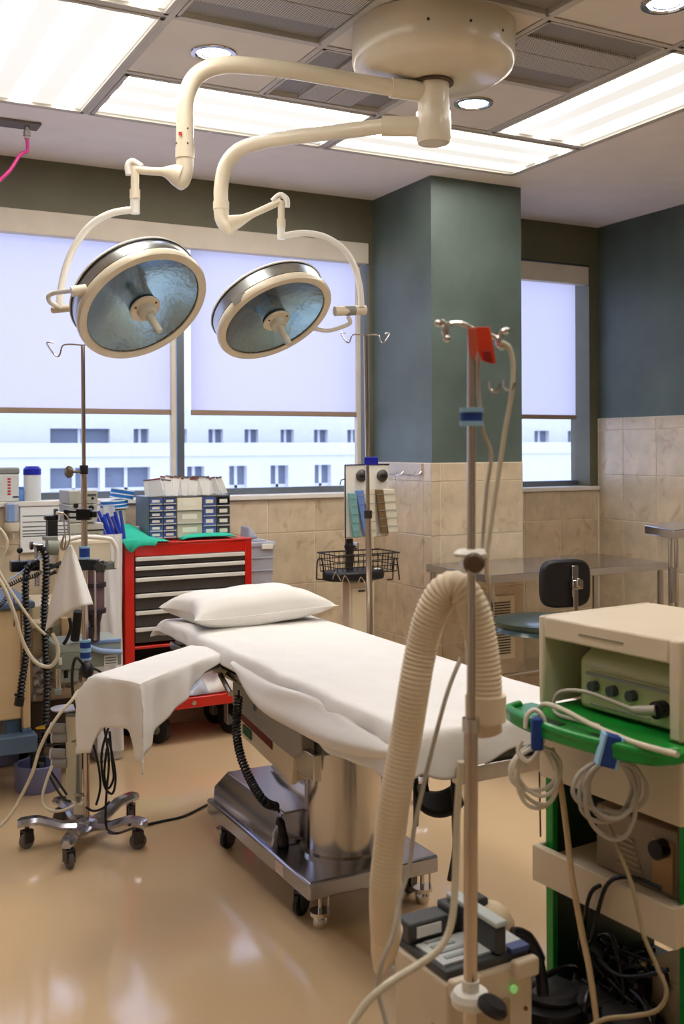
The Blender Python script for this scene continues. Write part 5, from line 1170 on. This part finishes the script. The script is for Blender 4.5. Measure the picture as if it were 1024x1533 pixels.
MB().box(dsx.x-.022, dsx.x+.012, YB-.079, YB-.074, zz[1]+.005, zz[0]-.01).build('blue_label', LBLUE, ds, bevel=.002)
MB().lathe([(0,0),(.038,.0),(.04,-.02),(.034,-.045),(.02,-.055),(0,-.055)], (dsx.x+.002, YB-.055, zz[1]), (0,0,1), 28).build('pump_cup', CREAM, ds, smooth=True)
MB().cyl((dsx.x+.008, YB-.06, zz[2]), (dsx.x+.008, YB-.06, zz[3]-.006), .004, n=10).build('nozzle', WHITEP, ds)

# ================================================================== anaesthesia machine and neighbours
YM = 4.75
def A_(u, v, y=YM): return ony(u, v, y)
AM = thing('anaesthesia_machine', 'anaesthesia machine with a cream head, bellows cylinder and grey-green tray', 'medical machine', (A_(110,1100).x, 5.0, 0))
def abox(nm, u0, v0, u1, v1, y0, dp, m, bev=.005, par=None, ym=None):
    a, b = ony(u0, v0, y0), ony(u1, v1, y0); z0, z1 = sorted((ony((u0+u1)/2, v0, y0).z, ony((u0+u1)/2, v1, y0).z))
    return MB().box(a.x, b.x, y0, y0+dp, z0, z1).build(nm, m, par or AM, bevel=bev)
k = abox('base_cabinet', 46, 1048, 132, 1112, 5.0, .45, mat('dark_brown_case', (58,46,38), .5))
for u in (55, 120):
    for yy in (5.06, 5.38): q = ony(u, 1100, 5.0); caster(AM, (q.x, yy), .045, .16)
abox('frame_base', 46, 1100, 132, 1116, 5.0, .45, DGREY)
abox('body', 48, 905, 128, 1048, 5.02, .40, mat('body_tan', (206,190,158), .45))
abox('grey_column', 78, 935, 92, 990, 4.97, .05, mat('olive_grey', (150,142,118), .45))
abox('tan_column', 92, 925, 104, 990, 4.96, .05, mat('tan_column', (206,172,128), .45))
abox('shelf', 47, 932, 80, 941, 4.9, .2, mat('body_tan'))
tray = abox('tray_case', 83, 975, 182, 1000, 4.70, .22, GREYG)
abox('tray_top', 83, 961, 182, 975, 4.70, .22, mat('tray_top', (168,180,172), .4), .004, tray)
abox('tray_label', 156, 981, 176, 996, 4.696, .003, PAPER, .0, tray)
for q_ in (984, 988, 992): abox('label_print', 158, q_, 174, q_+1.2, 4.694, .002, mat('ink_grey'), 0, tray)
abox('blue_rail', 130, 958, 182, 963, 4.69, .012, LBLUE, .003, tray)
MB().tube(spline([A_(132,967,4.68), A_(150,974,4.68), A_(182,976,4.68)], 8), .012, 12).build('blue_tube', mat('blue_tube', (156,182,226), .35), tray, smooth=True)
abox('switch_box', 88, 1000, 118, 1022, 4.71, .12, GREYG); abox('switch', 96, 1004, 102, 1015, 4.706, .006, BLACKG, .001)
MB().tube([A_(87,1000,4.7), A_(87,1034,4.7)], .0125, 14).build('leg_tube', CHROME, AM, smooth=True)
abox('leg_foot', 81, 1032, 93, 1042, 4.68, .05, GREYP, .004); abox('leg_bracket', 88, 985, 93, 996, 4.69, .02, WHITEP, .003)
# cream head
hdm = abox('head', 86, 806, 168, 848, 4.62, .22, CREAM, .018)
abox('head_left', 85, 808, 104, 858, 4.60, .10, mat('cream_shade', (226,206,172), .4), .012, hdm)
MB().tube(spline([A_(92,812,4.6), A_(120,804,4.6), A_(160,806,4.6), A_(170,812,4.6), A_(175,825,4.6), A_(174,850,4.6)], 8), .010, 10).build('head_rim', WHITEP, hdm, smooth=True)
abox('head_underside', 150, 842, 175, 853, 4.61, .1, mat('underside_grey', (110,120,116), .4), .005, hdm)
abox('face_plate', 132, 812, 166, 842, 4.612, .01, mat('cream_light', (234,224,200), .35), .004, hdm)
MB().tube([A_(70,819,4.62), A_(86,819,4.62)], .036, 24).build('grey_cylinder', GREYG, AM, smooth=True)
abox('grey_cap', 68, 803, 87, 810, 4.60, .07, GREYP, .004)
# bellows
bq0, bq1 = A_(142,852,4.66), A_(142,912,4.66); q3 = A_(142,962,4.70)
MB().tube([bq0, A_(142,915,4.66)], .042, 28).build('bellows_cylinder', GLASSD, AM, smooth=True)
q_, r__ = ribbed([A_(141,853,4.66).lerp(A_(141,914,4.66), i/10) for i in range(11)], .033, .012, .08)
MB().tube(q_, r__, 24).build('bellows', mat('bellows_brown', (140,100,96), .5), AM, smooth=True)
for v in (875, 914): p = A_(142,v,4.66); MB().tube([p+V((0,0,-.01)), p+V((0,0,.01))], .05, 28).build('bellows_ring', mat('ring_dark', (48,38,48), .35), AM, smooth=True)
MB().tube([A_(142,917,4.67), A_(142,940,4.68)], [.035,.02], 20).build('bellows_base', mat('ring_dark'), AM, smooth=True)
MB().tube([A_(141,936,4.68), A_(140,958,4.7)], .028, 18).build('lower_absorber', mat('purple_dark', (66,52,74), .3), AM, smooth=True)
MB().tube([A_(142,850,4.60), A_(143,945,4.60), A_(143,958,4.6)], [.0055,.0055,.009], 10).build('gauge_rod', CHROME, AM, smooth=True)
MB().tube([A_(117,915,4.66), A_(112,958,4.7)], .02, 14).build('black_valve', BLACK, AM, smooth=True)
MB().tube(spline([A_(104,925,4.6), A_(106,940,4.6), A_(101,955,4.6), A_(95,965,4.6)], 6), .008, 10).build('black_pipe', BLACK, AM, smooth=True)
# monitor stack
mk = thing('monitor_stack', 'stack of small grey monitors on top of the anaesthesia machine', 'monitor', A_(125,800,4.9))
def mbox(nm, u0, v0, u1, v1, y0, dp, m, bev=.004, par=None):
    a, b = ony(u0, v0, y0), ony(u1, v1, y0); zs = sorted((ony(u0, v0, y0).z, ony(u0, v1, y0).z)); return MB().box(a.x, b.x, y0, y0+dp, *zs).build(nm, m, par or mk, bevel=bev)
MG = mat('monitor_grey', (176,176,166), .45)
mbox('upper_monitor', 103, 735, 146, 755, 4.86, .2, MG); mbox('middle_monitor', 103, 756, 146, 783, 4.85, .2, mat('monitor_grey2', (162,164,156), .45)); mbox('lower_monitor', 117, 784, 155, 808, 4.86, .2, MG)
mbox('side_box', 104, 784, 128, 800, 4.84, .05, mat('monitor_grey2')); mbox('slot', 131, 793, 155, 795, 4.856, .006, BLACKG, 0); mbox('slot', 131, 806, 155, 808, 4.856, .006, BLACKG, 0); mbox('top_line', 131, 740, 144, 742, 4.856, .006, DGREY, 0)
for u, v, r in ((113,757,.011),(136,760,.012),(138,746,.006)): q = ony(u, v, 4.85); MB().cyl(q, q-V((0,.012,0)), r, n=18).build('round_dial', BLACKG, mk, smooth=True)
mbox('sticker', 134, 799, 148, 803, 4.855, .003, DGREY, 0)
# black valve block to the left of it
vb = thing('valve_block', 'black upright valve block left of the monitor stack', 'medical part', A_(80,800,4.66))
def vbox(nm, u0, v0, u1, v1, y0, dp, m, par=None): return mbox(nm, u0, v0, u1, v1, y0, dp, m, .004, par or vb)
vbox('block', 72, 779, 87, 812, 4.62, .05, BLACK); vbox('top_arm', 68, 772, 87, 779, 4.62, .04, BLACKG); vbox('turret', 82, 762, 88, 779, 4.62, .03, mat('dark_brown', (50,42,40), .4))
MB().tube([A_(84,768,4.6), A_(95,769,4.6)], .008, 10).build('nozzle', CHROME, vb, smooth=True)
# breathing arm block at the left
ab = thing('absorber_arm', 'black horizontal bar with a small ball-topped lever and chrome elbow', 'medical part', A_(35,850,4.70))
vbox('bar', 17, 841, 60, 857, 4.66, .05, BLACKG, ab); MB().tube([A_(17,841,4.67), A_(60,841,4.67)], .005, 8).build('blue_edge', LBLUE, ab)
MB().tube([A_(28,841,4.66), A_(29.5,827,4.66)], .0045, 8).build('lever', CHROME, ab); MB().sph(A_(29.5,824,4.66), .0135, 16).build('ball', BLACKG, ab, smooth=True)
MB().tube([A_(47,817,4.62), A_(64,818,4.62)], .013, 16).tube([A_(55,818,4.62), A_(54,836,4.62)], .010, 14).build('chrome_elbow', CHROME, ab, smooth=True)
MB().tube([A_(45,817,4.62), A_(49,817,4.62)], .017, 16).build('elbow_cap', BLACKG, ab, smooth=True)
MB().tube([A_(55,857,4.62), A_(55,877,4.62)], .012, 16).build('chrome_cylinder', CHROME, ab, smooth=True)
for a, b in (((66,845),(88,848)), ((72,852),(92,842)), ((68,862),(84,856))): MB().tube([A_(*a,4.6), A_(*b,4.6)], .008, 8).build('black_fitting', BLACKG, ab, smooth=True)
MB().tube(spline([A_(14,868,4.58), A_(30,858,4.58), A_(48,843,4.58), A_(68,829,4.58)], 6), .0045, 8).build('blue_line', mat('blue_tube'), ab, smooth=True)
# black corrugated hoses
def chose(pts, r, label):
    q_, r__ = ribbed(px(pts, 10), r, .016, .22); o = MB().tube(q_, r__, 16).build('black_hose', mat('hose_black', (16,16,20), .3), smooth=True); return tag(o, label, 'hose')
chose([(56,843,4.45),(46,845,4.45),(40,856,4.45),(38,880,4.45),(39,920,4.45),(41,950,4.45),(38,985,4.45),(33,1020,4.45),(30,1045,4.45)], .0145, 'black corrugated hose hanging in front of the beige cabinet, left one')
chose([(60,820,4.5),(67,828,4.5),(69,850,4.5),(68,885,4.5),(66,920,4.5),(68,970,4.5),(70,1010,4.5),(69,1060,4.5),(66,1100,4.5),(60,1128,4.52)], .0145, 'black corrugated hose reaching down to the blue caster pot, right one')
o = MB().tube([at(30,1044,4.45), at(28,1056,4.45)], .02, 14).tube([at(22,1040,4.44), at(32,1040,4.44)], .006, 8).build('hose_connector', BLACK, smooth=True); tag(o, 'black connector on the free end of the left corrugated hose', 'connector')
for pts, lb in (([(-6,876,4.4),(12,876,4.4),(30,868,4.4),(52,862,4.4),(62,855,4.4)], 'thin coiled black cord crossing behind the left hose'), ([(-6,912,4.38),(4,902,4.38),(12,892,4.38)], 'short piece of coiled black cord at the left edge')):
    o = MB().tube(helix(px(pts, 8), .008, .010, 8), .003, 5).build('coiled_cord', BLACK, smooth=True); tag(o, lb, 'cord')
# white drape cone
wd = []
def cone(i, j):
    u = i/30; v = j/24
    xl = 101-33*v**.9-2*math.sin(v*3); xr = 108+31*v**.95; yb = 945-40*u-10*math.sin(PI*u)
    x = xl+(xr-xl)*u; y = 816+(yb-816)*v
    d = 3.98+.05*math.cos(PI*u*1.0)*v-.05*math.sin(PI*u)*v+.012*math.sin(u*14)*v
    if u < .25: x += 6*v*math.sin(v*PI)*(1-u*4)*-.3
    return at(x, y, d)
o = MB().grid(cone, 30, 24).build('paper_drape', SHEET, smooth=True, solid=.003); tag(o, 'white folded cloth cone hanging in front of the left IV stand', 'cloth')
MB().grid(lambda i, j: at(104-33*(j/16)**.9+28*(i/10)*(j/16), 830+(106+14*(i/10)*0-22*(i/10))*(j/16), 4.08+.02*math.sin(i*.6)), 10, 16).build('back_fold', SHEET, o, smooth=True, solid=.003)
for dx in (0, 7): 
    l_ = MB().tube(spline([at(92+dx*.3,768,4.0), at(95+dx,776,3.99), at(97+dx,795,3.98), at(98+dx*.8,812,3.97), at(95+dx*.2,823,3.97), at(91+dx*.3,818,3.97), at(96,800,3.97)], 6), .0028, 7).build('wire_loop', mat('wire_grey', (150,140,130), .4, .3), smooth=True)
    tag(l_, 'bent grey wire loop above the cloth cone, %s one' % ('left' if dx == 0 else 'right'), 'wire')
# beige cabinet at the left edge
cbx1 = ony(45, 1000, 4.72).x
LC = thing('beige_cabinet', 'large beige cabinet with a blue top, cut by the left edge', 'cabinet', (cbx1-.3, 4.95, 0))
zt_ = ony(20,912,4.72).z; zb_ = ony(20,1078,4.72).z
MB().box(cbx1-.62, cbx1-.035, 4.72, 5.2, zb_, zt_).build('cabinet_body', mat('cabinet_beige', (218,192,150), .4), LC, bevel=.01)
MB().box(cbx1-.63, cbx1+.02, 4.70, 5.22, zt_, zt_+.03).build('blue_top', SLATE, LC, bevel=.008)
MB().box(cbx1-.63, cbx1-.15, 4.72, 5.22, zt_+.03, zt_+.05).build('top_tray', mat('tray_lilac', (150,152,180), .4), LC, bevel=.008)
MB().box(cbx1-.034, cbx1, 4.71, 4.745, ony(42,1090,4.72).z, zt_).build('post', mat('cabinet_beige'), LC, bevel=.006)
zp = ony(42,1090,4.72).z
MB().box(cbx1-.036, cbx1+.003, 4.705, 4.748, ony(42,1106,4.72).z, zp).build('post_sleeve', SLATE, LC, bevel=.003)
za_, zb2 = ony(20,1104,4.66).z, ony(20,1130,4.66).z
MB().box(cbx1-.9, cbx1+.02, 4.66, 4.74, zb2, za_).build('frame_bar', SLATE, LC, bevel=.005)
MB().box(cbx1-.9, cbx1-.82, 4.74, 5.3, zb2, za_).box(cbx1-.9, cbx1-.0, 5.22, 5.3, zb2, za_).build('rear_frame', SLATE, LC, bevel=.005)
MB().box(cbx1-.10, cbx1-.04, 4.74, 5.22, zb2+.02, zb_).build('frame_upright', SLATE, LC, bevel=.005)
MB().tube(px([(20,890,4.5),(22,920,4.55),(18,955,4.6),(6,975,4.6),(-4,985,4.6)], 6), .0025, 6).build('wall_cord', mat('cord_brown', (110,80,56), .5), LC)
MB().tube(px([(-4,1005,4.6),(10,1020,4.6),(19,1045,4.6),(8,1055,4.6),(-4,1060,4.6)], 6), .0025, 6).build('wall_cord', mat('cord_brown'), LC)
def pot(c, label, idx):
    t = thing('caster_pot', label, 'wheel cover', (c[0], c[1], 0), 'blue round wheel covers')
    MB().lathe([(.0,.0),(.098,.0),(.103,.01),(.103,.115),(.098,.120),(.090,.115),(.086,.03),(0,.03)], (c[0], c[1], 0), (0,0,1), 48).build('pot', LAV, t, smooth=True)
    MB(Matrix.Translation((c[0], c[1], 0))).box(-.03,.03,-.035,.035,.10,.155).build('caster_fork', BLACK, t, bevel=.006)
    MB().lathe([(0,0),(.045,0),(.055,.006),(.055,.03),(.045,.036),(0,.036)], (c[0]-.018, c[1], .09), (1,.2,0), 24).build('wheel', BLACK, t, smooth=True)
    MB().tube([(c[0]-.01, c[1]+.02, .13), (c[0]-.03, c[1]+.06, zb2+.01)], .018, 12).build('stem', BLACK, t, smooth=True)
pp = onz(57,1180,0); pot((pp.x, pp.y+.0), 'blue-grey round cover around a black caster, in full view below the hoses', 0)
pp = onz(-3,1140,0); pot((pp.x, pp.y), 'blue-grey round caster cover cut by the left edge of the picture', 1)
# plastic film over the machine's base
flm = thing('plastic_sheet', 'wrinkled clear plastic sheet over the dark base beside the corrugated hoses', 'cover', A_(85,1045,4.98))
MB().grid(lambda i, j: ony(48+84*i/30, 985+(62-30*i/30)*j/16+12*(1-i/30)*0, 4.985)+V((0, -.012*math.sin(i*.9+j*1.3)-.01*math.sin(j*2.1-i*.4)-.015, .004*math.sin(i*1.7+j))), 30, 16).build('film', mat('film_grey', (196,190,190), .2, trans=.25, coat=.5), flm, smooth=True, solid=.002)
# white module and clear cups behind the left pole
wm_ = thing('power_module', 'tall narrow cream power module with clear cups beside the left IV stand', 'medical unit', at(105,1200,4.2))
a0 = at(98,1073,4.14); a1 = at(114,1200,4.14)
Mp = frame((a0.x, a0.y, 0), math.degrees(-YAW)); wdt = (a1-a0).dot(R0)
MB(Mp).box(0, wdt, 0, .05, a1.z, a0.z).build('module', mat('module_cream', (214,208,182), .4), wm_, bevel=.004)
MB(Mp).box(-.0, wdt+.012, .0, .055, a0.z, a0.z+.015).box(wdt, wdt+.012, .01, .05, a1.z-.01, a0.z).build('back_frame', GREYP, wm_, bevel=.002)
MB(Mp).lathe([(0,0),(.055,.0),(.058,.006),(.02,.014),(0,.014)], (.0, .0, a0.z+.03), (0,0,1), 28).build('disc', mat('disc_lilac', (170,168,180), .3), wm_, smooth=True)
for i, (u, v) in enumerate(((88,1090),(90,1104),(88,1128),(90,1142))):
    q = at(u, v, 4.14); o = MB().tube([q-R0*.03, q+R0*.028], [.021,.019], 20).build('clear_cup', mat('cup_grey', (176,172,170), .2, trans=.35), wm_, smooth=True)
    MB().tube([q-R0*.032, q-R0*.027], .023, 20).build('cup_rim', mat('cup_rim', (200,198,200), .25), o, smooth=True)
MB().tube([at(54,1090,4.14), at(70,1088,4.14)], [.004,.010], 12).build('brass_nozzle', mat('brass', (200,160,60), .25, 1), wm_, smooth=True)
MB().tube([at(69,1088,4.14), at(82,1088,4.14)], .014, 12).build('nozzle_body', BLACKG, wm_, smooth=True)
for v in (1113, 1149): MB().tube([at(78,v,4.14), at(100,v-2,4.15)], .005, 8).build('cup_bar', BLACKG, wm_)
MB().tube([at(99,1110,4.16), at(124,1110,4.12)], .006, 8).build('mount_arm', STEEL, wm_); MB().tube([at(104,1190,4.16), at(127,1190,4.12)], .008, 8).build('mount_arm', STEEL, wm_)
q = at(118,1202,4.14); MB(frame((q.x, q.y, 0), math.degrees(-YAW))).box(-.02,.016,-.01,.03,a1.z-.05,a1.z-.008).build('outlet_box', CREAM, wm_, bevel=.003)
# cables on the left side
cable('cream_tube', [(-8,785,4.0),(6,800,4.0),(10,815,4.0),(2,838,4.0),(-6,858,4.0),(6,880,4.0),(22,920,4.0),(34,960,4.0),(52,990,4.0),(74,998,4.0),(86,984,4.0),(86,965,4.0),(78,948,4.0)], .0075, TUBEC, 'thick cream tube looping down from the left edge and back up beside the cloth cone', 'tube')
cable('cream_tube', [(-6,846,3.95),(8,872,3.95),(30,905,3.95),(52,935,3.95),(68,950,3.96)], .0055, TUBEC, 'thinner cream tube running diagonally to the tip of the cloth cone', 'tube')
cable('cream_tube', [(-14,1250,3.85),(14,1222,3.88),(30,1195,3.9),(48,1158,3.9),(58,1125,3.9),(72,1095,3.9),(90,1068,3.92),(108,1048,3.95),(116,1036,3.98),(132,1030,4.0),(146,1034,4.0)], .0065, TUBEC, 'long cream tube rising from the lower left edge to the left IV stand', 'tube')
cable('cream_tube', [(78,1146,4.0),(70,1168,3.98),(64,1190,3.96),(66,1206,3.95),(78,1214,3.95),(96,1213,3.96),(110,1206,3.98)], .0058, TUBEC, 'short cream tube curving under the clear cups', 'tube')
for i, (pts, lb) in enumerate((([(138,1000,4.0),(152,1008,4.02),(158,1030,4.05),(150,1060,4.1),(158,1100,4.1),(163,1140,4.05),(160,1180,4.05),(158,1215,4.05),(160,1240,4.05),(172,1248,4.02)], 'black cable running down right of the left IV pole to its base'),
    ([(140,1115,4.1),(148,1150,4.08),(150,1180,4.08),(144,1205,4.08)], 'short black cable beside the left IV pole'),
    ([(162,1090,4.05),(152,1130,4.05),(156,1175,4.05),(168,1188,4.05),(173,1165,4.05),(168,1130,4.05),(162,1105,4.05)], 'black cable loop hanging under the arm board, outer loop'),
    ([(164,1095,4.07),(168,1140,4.07),(170,1165,4.07),(162,1180,4.07),(156,1160,4.07),(160,1120,4.07)], 'black cable loop hanging under the arm board, inner loop'),
    ([(72,1158,4.1),(84,1180,4.08),(96,1196,4.05),(106,1200,4.05)], 'black cable from the blue caster pot to the cream power module'),
    ([(74,1152,4.12),(88,1172,4.12),(100,1190,4.1)], 'second black cable running beside the first below the clear cups'),
    ([(128,1208,4.05),(140,1214,4.05),(154,1210,4.05),(164,1200,4.05)], 'black cable sagging at the foot of the left IV pole'))):
    cable('black_cable', pts, .0048, BLACK, lb, 'cable')
pf = [onz(163,1247,.10), onz(178,1247,.11), onz(205,1238,.02), onz(240,1230,.006), onz(275,1222,.006), onz(308,1206,.006), onz(330,1196,.006), onz(360,1190,.03)]
o = MB().tube(spline(pf, 8), .005, 8).build('floor_cable', BLACK, smooth=True); tag(o, 'black cable on the floor from the left IV stand to the operating table', 'cable')
